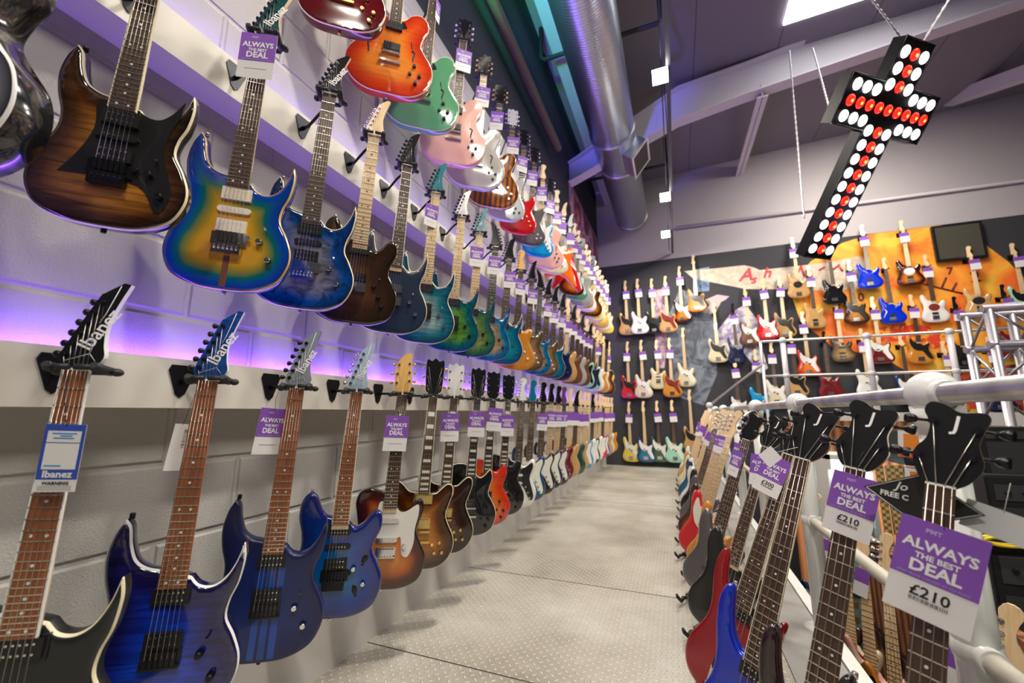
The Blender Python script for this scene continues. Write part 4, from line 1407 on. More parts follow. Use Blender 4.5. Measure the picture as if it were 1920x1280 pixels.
 't_yellow': ('yellow single-cut guitar', dict(k='t', m=fin['yellow'], fb=MAP, h='strat', pg=PG_W, pu='ss', inlay=INK)),
 'semi_sun': ('sunburst hollow guitar', dict(k='semi', m=fin['sunb2'], bind=BIND, fb=ROSE, h='book', hm=HB)),
 'jag_green': ('seafoam offset guitar', dict(k='jag', m=fin['seafoam'], pg=PG_W, fb=ROSE, h='strat', pu='ss', pm=WHT)),
}
ORD = ['first', 'second', 'third', 'fourth', 'fifth', 'sixth', 'seventh', 'eighth', 'ninth', 'tenth', 'eleventh', 'twelfth', 'thirteenth', 'fourteenth', 'fifteenth', 'sixteenth', 'seventeenth', 'eighteenth', 'nineteenth', 'twentieth'] + ['twenty-' + s for s in ('first', 'second', 'third', 'fourth', 'fifth', 'sixth', 'seventh', 'eighth', 'ninth')] + ['thirtieth', 'thirty-first', 'thirty-second', 'thirty-third', 'thirty-fourth']
TH = R(52)
LEAN = R(4.5)


def lod_for(d):
    return 0 if d < 2.45 else (1 if d < 4.6 else 2)


def short(s, n=9):
    return ' '.join(s.split()[:n])


stripes_m = mat('bright_blue_inset', (.0, .06, .38), .3, coat=.5)


def blue_stripes(root, yf, bot):
    for x in (-.022, .004, .03):
        MB().box(x - .009, x + .009, yf - .0006, yf + .001, -bot + .012, -.50).obj('centre_stripe', stripes_m, root)


def brown_stripe(root, yf, bot):
    MB().box(-.008, .008, yf - .0006, yf + .001, -bot + .008, -.70).obj('centre_stripe', MAHN, root)


def s_holes(root, yf, bot):
    for x, z, a in ((.098, .2, 20), (.075, .095, -15)):
        m = MB().tube([(0, yf - .0008, -.024), (0, yf - .0008, 0), (0, yf - .0008, .024)], [.003, .010, .003], 10)
        for v in m.b.verts:
            v.co.y = yf - .0006 + (v.co.y - yf) * .05
        o = m.obj('control_cover', BLACK, root)
        o.location = (x, 0, z - bot)
        o.rotation_euler = (0, R(a), 0)


G['rg_dark'][1]['extra'] = [blue_stripes]
G['rg_bgy'][1]['extra'] = [brown_stripe]
G['s_blue'][1]['extra'] = [s_holes]


def wallrow(rown, keys, ys, zn, zbr, tags, group, dth=0):
    for i, (kx, y) in enumerate(zip(keys, ys)):
        desc, g = G[kx]
        lod = lod_for(y)
        where = '%s along the %s row' % (ORD[i], rown)
        d = short(desc, 11)
        label = d + ', ' + where
        th = TH + R(random.uniform(-3, 3)) + dth
        loc = (HX + random.uniform(-.006, .006), y, zn + random.uniform(-.006, .006))
        Mr = Matrix.Rotation(LEAN, 4, 'Y') @ Matrix.Rotation(math.pi / 2 - th, 4, 'Z')
        if kx == 'semi_black':
            loc = (loc[0], loc[1], loc[2] + .085)
        r = make_guitar(g, lod, label, group, loc, Mr.to_euler(), .93 if kx == 'rg_brown' else 1.02)
        hanger('black hanger with padded yoke holding the %s guitar of the %s row' % (ORD[i], rown), 'hangers of the %s row' % rown, y, zbr, (loc[0], loc[1], loc[2] + .004), th, lod)
        tg = tags.get(i, tags.get('all') if i >= tags.get('from', 99) else None)
        if tg:
            kw = dict(tg) if isinstance(tg, dict) else {}
            if i >= tags.get('from', 99) and random.random() < .12:
                continue
            off = kw.pop('off', (random.uniform(-.015, .015), -.05, -.075 - random.uniform(0, .03)))
            rz = kw.pop('rz', random.uniform(-12, 12))
            tilt = kw.pop('tilt', random.uniform(-3, 3))
            M = Matrix.Translation(loc) @ Mr @ Matrix.Translation(off) @ Matrix.Rotation(R(rz), 4, 'Z') @ Matrix.Rotation(R(tilt), 4, 'Y')
            price_tag(kw.pop('label', None) or 'purple and white price card on the %s guitar of the %s row' % (ORD[i], rown), 'price cards of the %s row' % rown, M, lod=lod, **kw)


row1 = ['rg_black', 'rg_blue', 'rg_dark', 's_blue', 'tal_sun', 'ar_sun', 'ar_brown', 'lp_black', 'lp_red', 'lp_dark', 's_white', 's_teal', 's_black', 's_navy', 's_purple', 's_dred', 's_natural', 's_dgreen', 's_natural', 's_cyan', 's_whitew', 's_black', 's_whitew', 't_orange', 's_bluew', 's_natural', 's_cream', 't_natural']
y1s = [.485, .74, 1.015, 1.295, 1.57, 1.82, 2.05, 2.33, 2.57, 2.85, 3.16, 3.42, 3.70, 3.97, 4.24, 4.5, 4.78, 5.06, 5.33, 5.6, 5.9, 6.2, 6.5, 6.8, 7.1, 7.42, 7.75, 8.1]
T_ = dict(w=.1, h=.15)
wallrow('bottom', row1, y1s, .085, .085, {4: T_, 6: T_, 7: T_, 8: dict(w=.1, h=.15, off=(.02, -.05, -.05)), 9: T_, 'from': 11, 'all': T_}, 'guitars of the bottom row')
row2 = ['semi_black', 'rg_brown', 'rg_bgy', 'rg_burl', 's_brown', 'rg_slate', 'rg_tealgrey', 'rg_greenburl', 'rg_olive', 'rg_bluetan', 'rg_teal', 's_amber', 's_tan', 'rg_bluetan', 's_tan', 'rg_teal', 'rg_navy', 's_natural', 's_brown2', 's_silver', 's_brown2', 's_mint', 'rg_navy', 's_mint', 's_whitew', 's_amber', 's_cream', 'semi_sun', 's_yellow']
y2s = [.18, .495, .78, 1.045, 1.295, 1.53, 1.79, 2.09, 2.33, 2.585, 2.86, 3.13, 3.40, 3.66, 3.93, 4.2, 4.48, 4.76, 5.04, 5.32, 5.6, 5.9, 6.2, 6.5, 6.8, 7.1, 7.4, 7.75, 8.1]
wallrow('middle', row2, y2s, 1.165, 1.085, {1: dict(w=.11, h=.11, text=False, label='blank back of a white card on the brown flamed guitar', purple=.01, off=(-.02, -.055, -.06)), 2: dict(w=.105, h=.15, price=None, off=(.0, -.06, -.02), rz=-8),
        6: dict(w=.075, h=.12, rz=25, off=(-.01, -.05, -.08)), 'from': 8, 'all': dict(w=.09, h=.13)}, 'guitars of the middle row')
row3 = ['lp_wine', 'semi_cherry', 'semi_green', 'semi_pink', 'semi_silver', 'semi_zebra', 'sg_white', 's_red', 'sg_grey', 's_cyan', 'semi_pink', 'jag_cream', 'exp_orange', 'v_red', 'jag_sun', 'jag_green', 'semi_silver', 's_natural', 's_whitew', 'semi_sun', 't_yellow', 's_cream', 't_yellow', 's_natural', 's_cream', 't_yellow']
y3s = [1.12, 1.44, 1.71, 2.06, 2.36, 2.66, 2.94, 3.22, 3.5, 3.8, 4.08, 4.36, 4.66, 4.98, 5.26, 5.52, 5.78, 6.05, 6.3, 6.55, 6.8, 7.05, 7.3, 7.6, 7.9, 8.2]
wallrow('top', row3, y3s, 2.37, 2.16, {1: dict(w=.11, h=.16), 2: dict(w=.05, h=.12, rz=60, off=(.03, -.03, -.06)), 'from': 3, 'all': dict(w=.1, h=.15)}, 'guitars of the top row', R(4))

# ================================================================== RAILING AND THE BASS RACK
RX, RZ = .60, .045
t = empty('guard_rail', 'galvanised tube railing with white posts and ball joints behind the standing basses', 'railing', (RX, 0, FLOOR))
MB().tube([(0, -1.0, RZ - FLOOR), (0, 7.9, RZ - FLOOR)], .024, 20).obj('top_rail', GALV, t)
MB().tube([(0, -1.0, .51), (0, 7.9, .51)], .022, 16).obj('middle_rail', mat('worn_cream_paint', (.5, .47, .4), .45), t)
for i, y in enumerate((1.35, 2.6, 3.85, 5.1, 6.35, 7.6)):
    h_ = RZ - FLOOR
    m = MB().tube([(0, y, 0), (0, y, .012), (0, y, .013)], [.08, .08, .04], 20)
    m.tube([(0, y, .01), (0, y, h_)], .04, 20)
    p = m.obj('post', WPAINT, t)
    m = MB().sphere((0, y, h_), .056, n=24)
    m.tube([(0, y - .062, h_), (0, y - .05, h_), (0, y + .05, h_), (0, y + .062, h_)], [.029, .033, .033, .029], 20)
    m.tube([(0, y, h_ - .1), (0, y, h_ - .03)], [.042, .05], 20)
    m.obj('ball_joint', WPAINT, p)
    m = MB().sphere((0, y, .51), .046, n=16)
    m.tube([(0, y - .06, .51), (0, y + .06, .51)], .028, 16)
    m.obj('ball_joint', WPAINT, p)
struct('trim_12', MB().box(.585, .64, -2, 8.6, FLOOR, FLOOR + .02), WPAINT)
tag(MB().box(.37, .58, -.5, 8.4, FLOOR + .001, FLOOR + .012).obj('floor_panel', mat('mid_grey_board', (.27, .26, .25), .6)), 'long grey board on the floor under the standing basses, beside the railing', 'board')

HJ = mat('headstock_black_lacquer', (.006, .006, .007), .35, spec=.3)
J = dict(h='jay', hm=HJ, hs=MAP, pegs=BMET, logo=('J', .042, .014, .126, 6, INKW), hw=CHR, bm=CHR, km=BLACK, neck=MAP, fb=ROSE)
BS = [
 ('black bass with a pale headstock edge, nearest to the camera', dict(J, k='srb', m=fin['black'])),
 ('black cherry bass with a long upper horn', dict(J, k='srb', m=fin['maroon'])),
 ('bright metallic blue bass', dict(J, k='srb', m=fin['metblue'], nb=1)),
 ('metallic red bass with cream neck edging', dict(J, k='srb', m=fin['metred'], nb=1)),
 ('gloss black bass with cream neck edging', dict(J, k='pb', m=fin['black'], nb=1, pu='jj', pm=BLACK)),
 ('grey metallic bass with a black headstock', dict(J, k='pb', m=fin['grey'], pu='jj', pm=BLACK)),
 ('brown wooden bass with a rosewood fretboard', dict(k='pb', m=fin['amber'], fb=ROSE, hm=HB, pu='jj', pm=BLACK)),
 ('bright red bass with a cream pickguard', dict(k='pb', m=fin['red'], fb=MAP, inlay=INK, pg=PG_M, pu='p')),
 ('sunburst bass with a maple fretboard', dict(k='pb', m=fin['sunb'], fb=MAP, inlay=INK, pg=PG_W, pu='p')),
 ('grey metallic bass with a maple headstock', dict(k='pb', m=fin['grey'], fb=MAP, inlay=INK, pu='jj', pm=BLACK)),
 ('black bass with a maple headstock', dict(k='pb', m=fin['black'], fb=ROSE, pg=PG_B, pu='jj')),
 ('white bass with a rosewood fretboard', dict(k='pb', m=fin['white'], fb=ROSE, pg=PG_W, pu='p')),
 ('teal blue bass with a maple headstock', dict(k='pb', m=fin['tealblue'], fb=MAP, inlay=INK, pg=PG_W, pu='p')),
 ('white bass with a black pickguard', dict(k='pb', m=fin['white'], fb=MAP, inlay=INK, pg=PG_B, pu='p')),
 ('cream bass with a maple fretboard', dict(k='pb', m=fin['cream'], fb=MAP, inlay=INK, pg=PG_B, pu='jj')),
 ('navy blue bass with a white pickguard', dict(k='pb', m=fin['navy'], fb=MAP, inlay=INK, pg=PG_W, pu='p')),
 ('natural wood bass with a maple neck', dict(k='pb', m=fin['natural'], fb=MAP, inlay=INK, pg=PG_B, pu='p')),
 ('white bass at the far end of the rack', dict(k='pb', m=fin['white'], fb=MAP, inlay=INK, pg=PG_W, pu='p')),
]
BYS = [1.055, 1.22, 1.442, 1.81, 2.3, 2.68, 3.05, 3.42, 3.8, 4.18, 4.56, 4.95, 5.35, 5.75, 6.15, 6.55, 7.0, 7.45]
BXS = [.46, .385, .336, .38]
PHI = R(-31)
for i, ((desc, g), y) in enumerate(zip(BS, BYS)):
    ln = R([11, 13.7, 16.5, 20][i] if i < 4 else 19)
    zn = [-.137, -.131, -.134, -.155][i] if i < 4 else -.165
    bx = BXS[i] if i < 4 else .375 + random.uniform(-.02, .02)
    if i > 4:
        zn += random.uniform(-.03, .012)
    ph_ = PHI + (R(random.uniform(-10, 6)) if i > 3 else 0)
    sc_ = (.94, .96, .965, .95)[i] if i < 4 else .93
    lod = 0 if i < 4 else lod_for(y)
    Mr = Matrix.Rotation(ln, 4, 'Y') @ Matrix.Rotation(ph_, 4, 'Z')
    loc = (bx, y, zn)
    make_guitar(g, lod, desc + ', %s along the railing' % ORD[i], 'basses standing along the railing', loc, Mr.to_euler(), sc_)
    # floor cradle
    xb = bx - math.sin(ln) * .955 * sc_
    fs = empty('guitar_floor_stand', 'black floor cradle under the %s bass of the rack by the railing' % ORD[i], 'guitar stand', (xb, y, FLOOR), (0, 0, PHI), 'floor cradles of the basses')
    if 'stand' not in CACHE:
        CACHE['stand'] = (MB().box(-.1, .1, -.012, .05, .013, .035).box(-.02, .02, .05, .2, .013, .03).mesh('base'),
                          MB().tube([(0, .02, .022), (0, -.03, .024), (0, -.06, .03), (0, -.085, .02), (0, -.115, .045), (0, -.125, .062)], [.009, .009, .01, .01, .009, .007], 8).mesh('cradle_arm'),
                          MB().box(-.045, .045, .1, .17, .03, .3).mesh('back_pad', .01))
    a, b, c = CACHE['stand']
    mk('base', a, BLACK, fs)
    for sx in (-.085, .085):
        mk('cradle_arm', b, RUB, fs, (sx, 0, 0))
    mk('back_pad', c, BLACK, fs)
    if i == 0:
        M = Matrix.Translation(loc) @ Mr @ Matrix.Translation((.012, -.05, -.068)) @ Matrix.Rotation(R(6), 4, 'Z') @ Matrix.Rotation(R(6), 4, 'Y')
        price_tag('large purple and white price card reading 210 pounds on the nearest bass', 'price cards of the rack', M, .112, .168, 0, '£210', red=False)
        # black diamond shaped tag, blank plastic tag
        M = Matrix.Translation(loc) @ Mr @ Matrix.Translation((-.03, .0, -.035))
        d = empty('hang_tag', 'black diamond shaped tag with white writing behind the nearest bass neck', 'tag')
        d.matrix_world = M
        MB().poly([(-.085, 0), (0, .05), (.085, 0), (0, -.05)], 0, .001).obj('card', INK, d)
        m = MB()
        q = [(-.08, 0), (0, .047), (.08, 0), (0, -.047), (-.08, 0)]
        for p0, p1 in zip(q, q[1:]):
            m.tube([(p0[0], -.0003, p0[1]), (p1[0], -.0003, p1[1])], .0006, 4)
        m.obj('border_line', INKW, d)
        o = mk('lettering', textmesh('FREE C', .014, .0002, .0004, align='LEFT'), INKW, d, (-.058, -.0006, -.003))
        o = mk('lettering', textmesh('Jo', .022, .0002, .0002, .3, align='LEFT'), INKW, d, (-.036, -.0006, .017))
        M = Matrix.Translation(loc) @ Mr @ Matrix.Translation((.075, .01, -.02)) @ Matrix.Rotation(R(10), 4, 'Y')
        d = empty('hang_tag', 'blank translucent white plastic tag hanging right of the nearest bass headstock', 'tag')
        d.matrix_world = M
        MB().box(-.045, .045, 0, .0012, -.05, 0).obj('card', mat('milky_plastic', (.62, .64, .64), .25), d, .0004)
        MB().tube([(0, 0, -.004), (-.004, 0, .05)], .0007, 4).obj('loop', WHT, d)
    if i == 1:
        M = Matrix.Translation(loc) @ Mr @ Matrix.Translation((.012, -.05, -.012)) @ Matrix.Rotation(R(3), 4, 'Y')
        price_tag('purple and white 210 pounds price card on the second bass of the rack', 'price cards of the rack', M, .086, .135, 0, '£210')
        M = Matrix.Translation(loc) @ Mr @ Matrix.Translation((.095, .01, -.01)) @ Matrix.Rotation(R(-14), 4, 'Y')
        d = empty('hang_tag', 'small blank white tag dangling right of the second bass headstock', 'tag')
        d.matrix_world = M
        MB().box(-.017, .017, 0, .001, -.06, 0).obj('card', CARD, d)
        MB().tube([(0, 0, -.003), (-.01, 0, .05)], .0007, 4).obj('loop', WHT, d)
    if i == 2:
        M = Matrix.Translation(loc) @ Mr @ Matrix.Translation((-.055, -.06, -.0)) @ Matrix.Rotation(R(35), 4, 'Y')
        d = empty('hang_tag', 'blank white square tag hanging before the blue bass neck', 'tag')
        d.matrix_world = M
        MB().box(-.022, .022, 0, .001, -.045, 0).obj('card', CARD, d)
        MB().tube([(0, 0, -.003), (.02, .01, .05)], .0007, 4).obj('loop', WHT, d)
    if i == 3:
        M = Matrix.Translation(loc) @ Mr @ Matrix.Translation((-.02, -.05, -.02)) @ Matrix.Rotation(R(5), 4, 'Y')
        price_tag('purple and white 300 pounds price card on the red bass', 'price cards of the rack', M, .09, .14, 0, '£300')
    if i > 3 and i not in (7, 10, 12, 15):
        M = Matrix.Translation(loc) @ Mr @ Matrix.Translation((random.uniform(-.02, .02), -.05, -.0 - random.uniform(0, .09))) @ Matrix.Rotation(R(random.uniform(-25, 25)), 4, 'Z') @ Matrix.Rotation(R(random.uniform(-12, 12)), 4, 'Y')
        price_tag('purple and white price card on the %s bass of the rack' % ORD[i], 'price cards of the rack', M, .09, .14, lod, None, red=(i in (8, 9)))

# ================================================================== GUITARS ON THE END WALL
def B_(m, pg=None, fb=MAP, k='pb', pu='p', hm=MAP, **kw):
    d = dict(k=k, m=fin[m], fb=fb, pg=pg, pu=pu, hm=hm, inlay=INK if fb is MAP else DOT)
    d.update(kw)
    return d


WALLB = [
 ('upper left', [(1172, 526, 'natural bass', B_('natural', PG_B)), (1195, 524, 'white bass', B_('white', PG_W)), (1221, 522, 'black bass', B_('black', PG_B)), (1247, 519, 'natural wood bass with dark guard', B_('natural', PG_R)), (1273, 499, 'sunburst bass with white guard', B_('sunb', PG_W)), (1299, 480, 'yellow wood bass with black guard', B_('amber', PG_B))]),
 ('middle left', [(1176, 640, 'bright red bass', B_('red', PG_B)), (1202, 638, 'cream white bass', B_('cream', PG_W)), (1230, 637, 'small cream bass', B_('cream', None, k='s', h='strat', pu='sss')), (1254, 634, 'amber wood bass', B_('amber', PG_R)), (1280, 614, 'pale cream bass with tortoise guard', B_('cream', PG_M))]),
 ('lower left', [(1179, 753, 'yellow bass with white guard', B_('yellow', PG_W)), (1206, 752, 'blue bass with white guard', B_('tealblue', PG_W)), (1231, 751, 'forest green bass with white guard', B_('green', PG_W, ROSE)), (1259, 750, 'mint bass with rosewood fretboard', B_('mint', PG_M, ROSE)), (1292, 730, 'natural bass behind the rack', B_('natural', PG_B))]),
 ('centre upper', [(1338, 568, 'cream single-horned bass', B_('cream', PG_B)), (1372, 570, 'dark navy bass with sharp horns', B_('navy', None, ROSE, k='srb', hm=HB)), (1396, 535, 'white bass with brown wooden back', B_('brown', PG_W)), (1428, 523, 'bright red bass with pearl white guard', B_('red', PG_W)), (1460, 517, 'natural bass with black guard', B_('natural', PG_B)), (1483, 447, 'natural five knob bass', B_('natural', PG_B, pgk='mm')), (1515, 498, 'yellow natural wide bass', B_('natural', None, ROSE, pu='mm')), (1548, 455, 'black bass with two yellow stripes', B_('black', None, ROSE, pu='none')), (1590, 487, 'sunburst bass with black guard', B_('sunb2', PG_B, ROSE)), (1612, 424, 'bright blue bass with black headstock', B_('blue', None, ROSE, pu='mm', hm=HB))]),
 ('right upper', [(1656, 483, 'bright blue bass with maple headstock', B_('blue', None, ROSE, pu='mm')), (1685, 416, 'brown sunburst bass with round white guard', B_('sunb', PG_W, pgk='mm', pu='mm')), (1733, 477, 'white bass with round red guard', B_('white', PG_R, ROSE, pgk='mm', pu='mm')), (1810, 464, 'natural bass with round black guard', B_('natural', PG_B, pgk='mm', pu='mm')), (1896, 456, 'mint bass with black guard', B_('mint', PG_B)), (1872, 535, 'small red bass by the truss', B_('dred', None, ROSE, hm=HB))]),
 ('centre lower', [(1445, 640, 'cream bass with ornate white guard', B_('cream', PG_W, ROSE)), (1480, 622, 'natural bass with black centre', B_('natural', PG_B, ROSE)), (1503, 584, 'orange sunburst bass with white guard', B_('redor', PG_W)), (1541, 622, 'dark red bass with round body', B_('dred', None, ROSE, hm=HB)), (1565, 556, 'yellow brown bass with dark fittings', B_('tan', None, MAP, pu='jj')), (1610, 617, 'gloss white bass with white guard', B_('white', PG_W)), (1634, 556, 'dark red bass with white guard', B_('dred', PG_W)), (1683, 626, 'blue bass with white guard on dark wall', B_('tealblue', PG_W, ROSE)), (1706, 552, 'yellow orange bass with large black guard', B_('amber', PG_B, ROSE)), (1762, 640, 'orange wood bass low on the wall', B_('amber', None, MAP)), (1787, 556, 'black bass with red controls', B_('black', PG_B, ROSE, hm=HB)), (1846, 632, 'navy bass behind the truss', B_('navy', PG_B, ROSE)), (1415, 655, 'teal bass behind the handrail', B_('cyan', None, ROSE)), (1376, 668, 'black bass behind the handrail', B_('black', PG_W, ROSE))]),
]
GB = BY - .085
for rown, lst in WALLB:
    for i, (px, py, desc, g) in enumerate(lst):
        p = at(px, py, 1, GB)
        hh = .215 if g['k'] in ('pb', 'srb') and g.get('h', 'four') == 'four' else .19
        loc = (p.x, GB - (.06 if i % 2 else 0), p.z - hh)
        label = '%s hanging on the end wall, %s group, %s from the left' % (desc, rown, ORD[i]) if len(desc.split()) < 5 else '%s on the end wall, %s group' % (desc, rown)
        make_guitar(g, 2, label, 'basses on the end wall', loc, (0, 0, R(random.uniform(-14, 4))), 1.0)
        dep = BY - loc[1]
        bh = 'bh%d' % (i % 2)
        if bh not in CACHE:
            m = MB()
            m.box(-.03, .03, dep - .012, dep, -.04, .04)
            m.tube([(0, dep - .01, 0), (0, .02, 0)], .008, 6)
            m.tube([(-.038, -.05, .008), (-.038, .015, 0), (.038, .015, 0), (.038, -.05, .008)], .009, 6)
            CACHE[bh] = m.mesh('guitar_hanger')
        o = mk('guitar_hanger', CACHE[bh], BMET, None, loc)
        tag(o, 'black hanger holding the %s on the end wall, %s' % (short(desc, 6), rown), 'guitar hanger', 'hangers on the end wall')
        if random.random() < .75:
            M = Matrix.Translation((p.x + random.uniform(-.02, .02), loc[1] - .055, loc[2] - .03)) @ Matrix.Rotation(R(random.uniform(-6, 6)), 4, 'Y')
            price_tag('small price card on the %s, end wall %s' % (short(desc, 6), rown), 'price cards on the end wall', M, .13, .17, 2, purple=.38)

# ================================================================== UPPER PLATFORM AND STAIR RAIL
UY = 7.1
PW = mat('white_fascia', (.66, .65, .62), .5)
struct('trim_13', MB().box(2.05, 7.4, UY - .14, BY - .6, -.02, .0).box(2.05, 7.4, UY - .16, UY - .12, -.16, .0), PW)
t = empty('handrail', 'slim steel handrail with white posts on the upper landing before the end wall', 'railing', (1.25, UY, 0))
PAINT2 = mat('pale_grey_paint', (.62, .6, .63), .35)
STL = mat('brushed_steel_tube', (.55, .54, .5), .35, .8)
MB().tube([(0, 0, 1.05), (6, 0, 1.05)], .02, 10).obj('top_rail', STL, t)
MB().tube([(0, 0, .53), (6, 0, .53)], .018, 10).obj('middle_rail', STL, t)
for x in (.285, 1.29, 2.17, 3.3):
    m = MB().tube([(x, 0, .0), (x, 0, 1.05)], .035, 12).sphere((x, 0, 1.05), .052).sphere((x, 0, .53), .048)
    m.obj('post', PAINT2, t)
t = empty('handrail', 'sloping steel stair handrail climbing to the upper landing', 'railing', (.48, UY, 0))
MB().tube([(0, 0, .105), (.77, 0, .71), (.77, 0, 1.05)], .02, 10).obj('top_rail', STL, t)
MB().tube([(0, 0, -.42), (.77, 0, .19)], .016, 10).obj('middle_rail', STL, t)
MB().tube([(0, 0, .13), (0, 0, -1.5)], .03, 12).sphere((0, 0, .105), .05).obj('post', PAINT2, t)
MB().tube([(.77, 0, .71), (.77, 0, -1.0)], .02, 12).obj('post', PAINT2, t)

# ---- box truss
p0 = at(1852, 578, 1, 3.6)
tr = empty('lighting_truss', 'aluminium lattice truss with a square top corner at the right edge', 'truss', (p0.x, 3.6, p0.z))
AL = mat('aluminium_tube', (.42, .40, .44), .36, .8)
tw = .24
for (x, y) in ((0, 0), (tw, 0), (0, tw), (tw, tw)):
    MB().tube([(x, y, 0), (x, y, LF - p0.z)], .025, 12).obj('vertical_tube', AL, tr)
m = MB()
z = 0
while z > LF - p0.z + tw:
    for a_, b_ in (((0, 0), (tw, 0)), ((0, 0), (0, tw)), ((tw, 0), (tw, tw)), ((0, tw), (tw, tw))):
        m.tube([(*a_, z), (*b_, z - tw)], .009, 6)
        m.tube([(*b_, z - tw), (*a_, z - 2 * tw)], .009, 6)
    z -= 2 * tw
m.obj('lattice', AL, tr)
for (y, z) in ((0, 0), (tw, 0), (0, -tw), (tw, -tw)):
    MB().tube([(-.03, y, z), (2.4, y, z)], .025, 12).obj('horizontal_tube', AL, tr)
m = MB()
x = tw
while x < 2.2:
    for y in (0, tw):
        m.tube([(x, y, 0), (x + tw, y, -tw)], .009, 6).tube([(x + tw, y, -tw), (x + 2 * tw, y, 0)], .009, 6)
    x += 2 * tw
m.obj('lattice', AL, tr)

# ================================================================== HANGING CROSS OF BULBS
cx = Vector((1.77455, 3.92910, 2.43194))
RM = Matrix(((.7746, -.5255, .3519), (.6315, .6122, -.4758), (.0346, .5908, .8061)))
M = Matrix.Translation(cx) @ RM.to_4x4()
cr = empty('illuminated_cross', 'black cross sign studded with lit white and red bulbs, hanging on chains', 'illuminated sign')
cr.matrix_world = M
s = .11
Pc = [(-1.55, -11.25), (1.55, -11.25), (1.55, -1.6), (4.7, -1.6), (4.7, 1.6), (1.55, 1.6), (1.55, 4.35), (-1.55, 4.35), (-1.55, 1.6), (-4.8, 1.6), (-4.8, -1.6), (-1.55, -1.6)]
MB().poly([(x * s, z * s) for x, z in Pc], .012, .11).obj('cross_box', mat('black_sign_box', (.006, .005, .006), .5, spec=.2), cr)
m = MB()
Pi = [(x * s, z * s) for x, z in Pc]
for a_, b_ in zip(Pi, Pi[1:] + Pi[:1]):
    m.tube([(a_[0], .012, a_[1]), (b_[0], .012, b_[1])], .006, 5)
m.obj('edge_trim', BMET, cr)
BW = mat('lit_white_bulb', (1, 1, 1), .3, emit=(1, .98, .95), estr=4.5)
BR = mat('lit_red_bulb', (.8, .02, .01), .3, emit=(1, .02, .01), estr=1.3)
BO = mat('bulb_filament_glow', (1, .3, .05), .3, emit=(1, .22, .03), estr=5)
bw = MB().sphere((0, 0, 0), .043, (1, .5, 1), 14).mesh('bulb')
bc = MB().sphere((0, -.012, -.004), .016, (1, .8, 1), 8).mesh('filament')


def bulb(x, z, red):
    o = mk('bulb', bw, BR if red else BW, cr, (x * s, .012, z * s))
    if red:
        mk('filament', bc, BO, o)


for i in range(-4, 5):
    bulb(i, 0, True)
    if abs(i) > 1:
        bulb(i, 1, False)
        bulb(i, -1, False)
for j in [1.5, 2.5, 3.5] + [-1.5 - q for q in range(10)]:
    bulb(0, j, True)
    bulb(-1, j, False)
    bulb(1, j, False)


def chain(a, b, r, lab):
    a, b = Vector(a), Vector(b)
    n = int((b - a).length / (r * 3))
    pts, rr = [], []
    for i in range(n + 1):
        pts.append(a.lerp(b, i / n))
        rr.append(r if i % 2 else r * .45)
    o = MB().tube(pts, rr, 6).obj('chain', mat('white_chain', (.62, .6, .6), .4, .3))
    tag(o, lab, 'chain', 'chains holding the cross')


ca = M @ Vector((-1.0 * s, .08, 4.3 * s))
cb = M @ Vector((1.0 * s, .08, 4.3 * s))
chain(ca, at(1628, -10, 1, ca.y - .5), .010, 'chain from the cross top rising to the upper left')
chain(cb, at(1785, -10, 1, cb.y), .012, 'chain from the cross top rising to the upper right')
chain(at(1508, 410, 1, 4.6), at(1480, 95, 1, 4.6), .010, 'long thin chain hanging left of the cross')
chain(M @ Vector((-3.2 * s, .16, -1.2 * s)), at(1524, 90, 1, 4.6), .010, 'chain behind the left arm of the cross')

# ================================================================== LOWER SHOP SEEN THROUGH THE RAILING
a_, b_ = at(1470, 788, 1, 6.85), at(1730, 872, 1, 6.85)
pn = mat('orange_brown_slats', (.30, .10, .035), .5)
k = N(pn)
sx_ = k.n('ShaderNodeSeparateXYZ', {0: k.n('ShaderNodeTexCoord').outputs['Object']}).outputs[0]
w = k.math('ABSOLUTE', k.math('SUBTRACT', k.math('FRACT', k.math('MULTIPLY', sx_, 9)), .5))
k.base(k.ramp(w, [(.05, (.10, .03, .01)), (.4, (.42, .16, .06))]))
k.bump(w, .8, .03)
tag(MB().box(a_.x, b_.x, 6.85, 6.9, LF + .02, a_.z).obj('slatted_panel', pn), 'orange brown slatted wooden panel under the upper landing', 'panel')
# lit glass display cabinet with colourful stock
a_, b_ = at(1548, 852, 1, 4.6), at(1655, 1010, 1, 4.6)
cab = empty('display_cabinet', 'lit glass display cabinet with pale multicoloured stock in the lower shop', 'cabinet', (a_.x, 4.6, LF))
wd, hz = b_.x - a_.x, a_.z - LF
gm = mat('multicoloured_stock', (.5, .6, .6), .4)
k = N(gm)
vv = k.n('ShaderNodeTexVoronoi', {'Vector': k.n('ShaderNodeTexCoord').outputs['Object'], 'Scale': 16, 'Randomness': 1})
k.base(k.ramp(k.n('ShaderNodeSeparateColor', {0: vv.outputs['Color']}).outputs[0], [(0, (.5, .75, .78)), (.3, (.75, .8, .78)), (.45, (.05, .4, .3)), (.5, (.7, .8, .8)), (.7, (.55, .32, .08)), (.75, (.7, .78, .8)), (.95, (.1, .45, .55))], 'CONSTANT'))
MB().box(0, .03, 0, .4, 0, hz).box(wd - .03, wd, 0, .4, 0, hz).box(0, wd, 0, .4, hz - .04, hz).box(0, wd, .38, .4, 0, hz).obj('cabinet_frame', PW, cab)
for i in range(5):
    MB().box(.03, wd - .03, .06, .38, hz - .55 * (i + 1), hz - .55 * (i + 1) + .01).obj('shelf', WPAINT, cab)
    MB().box(.05, wd - .06, .12, .34, hz - .55 * (i + 1) + .011, hz - .55 * i - .12).obj('stock', gm, cab, .01)
gl = mat('cabinet_glass', (.9, 1, 1), .02, trans=1)
MB().box(.03, wd - .03, .0, .006, 0, hz - .04).obj('glass_door', gl, cab)
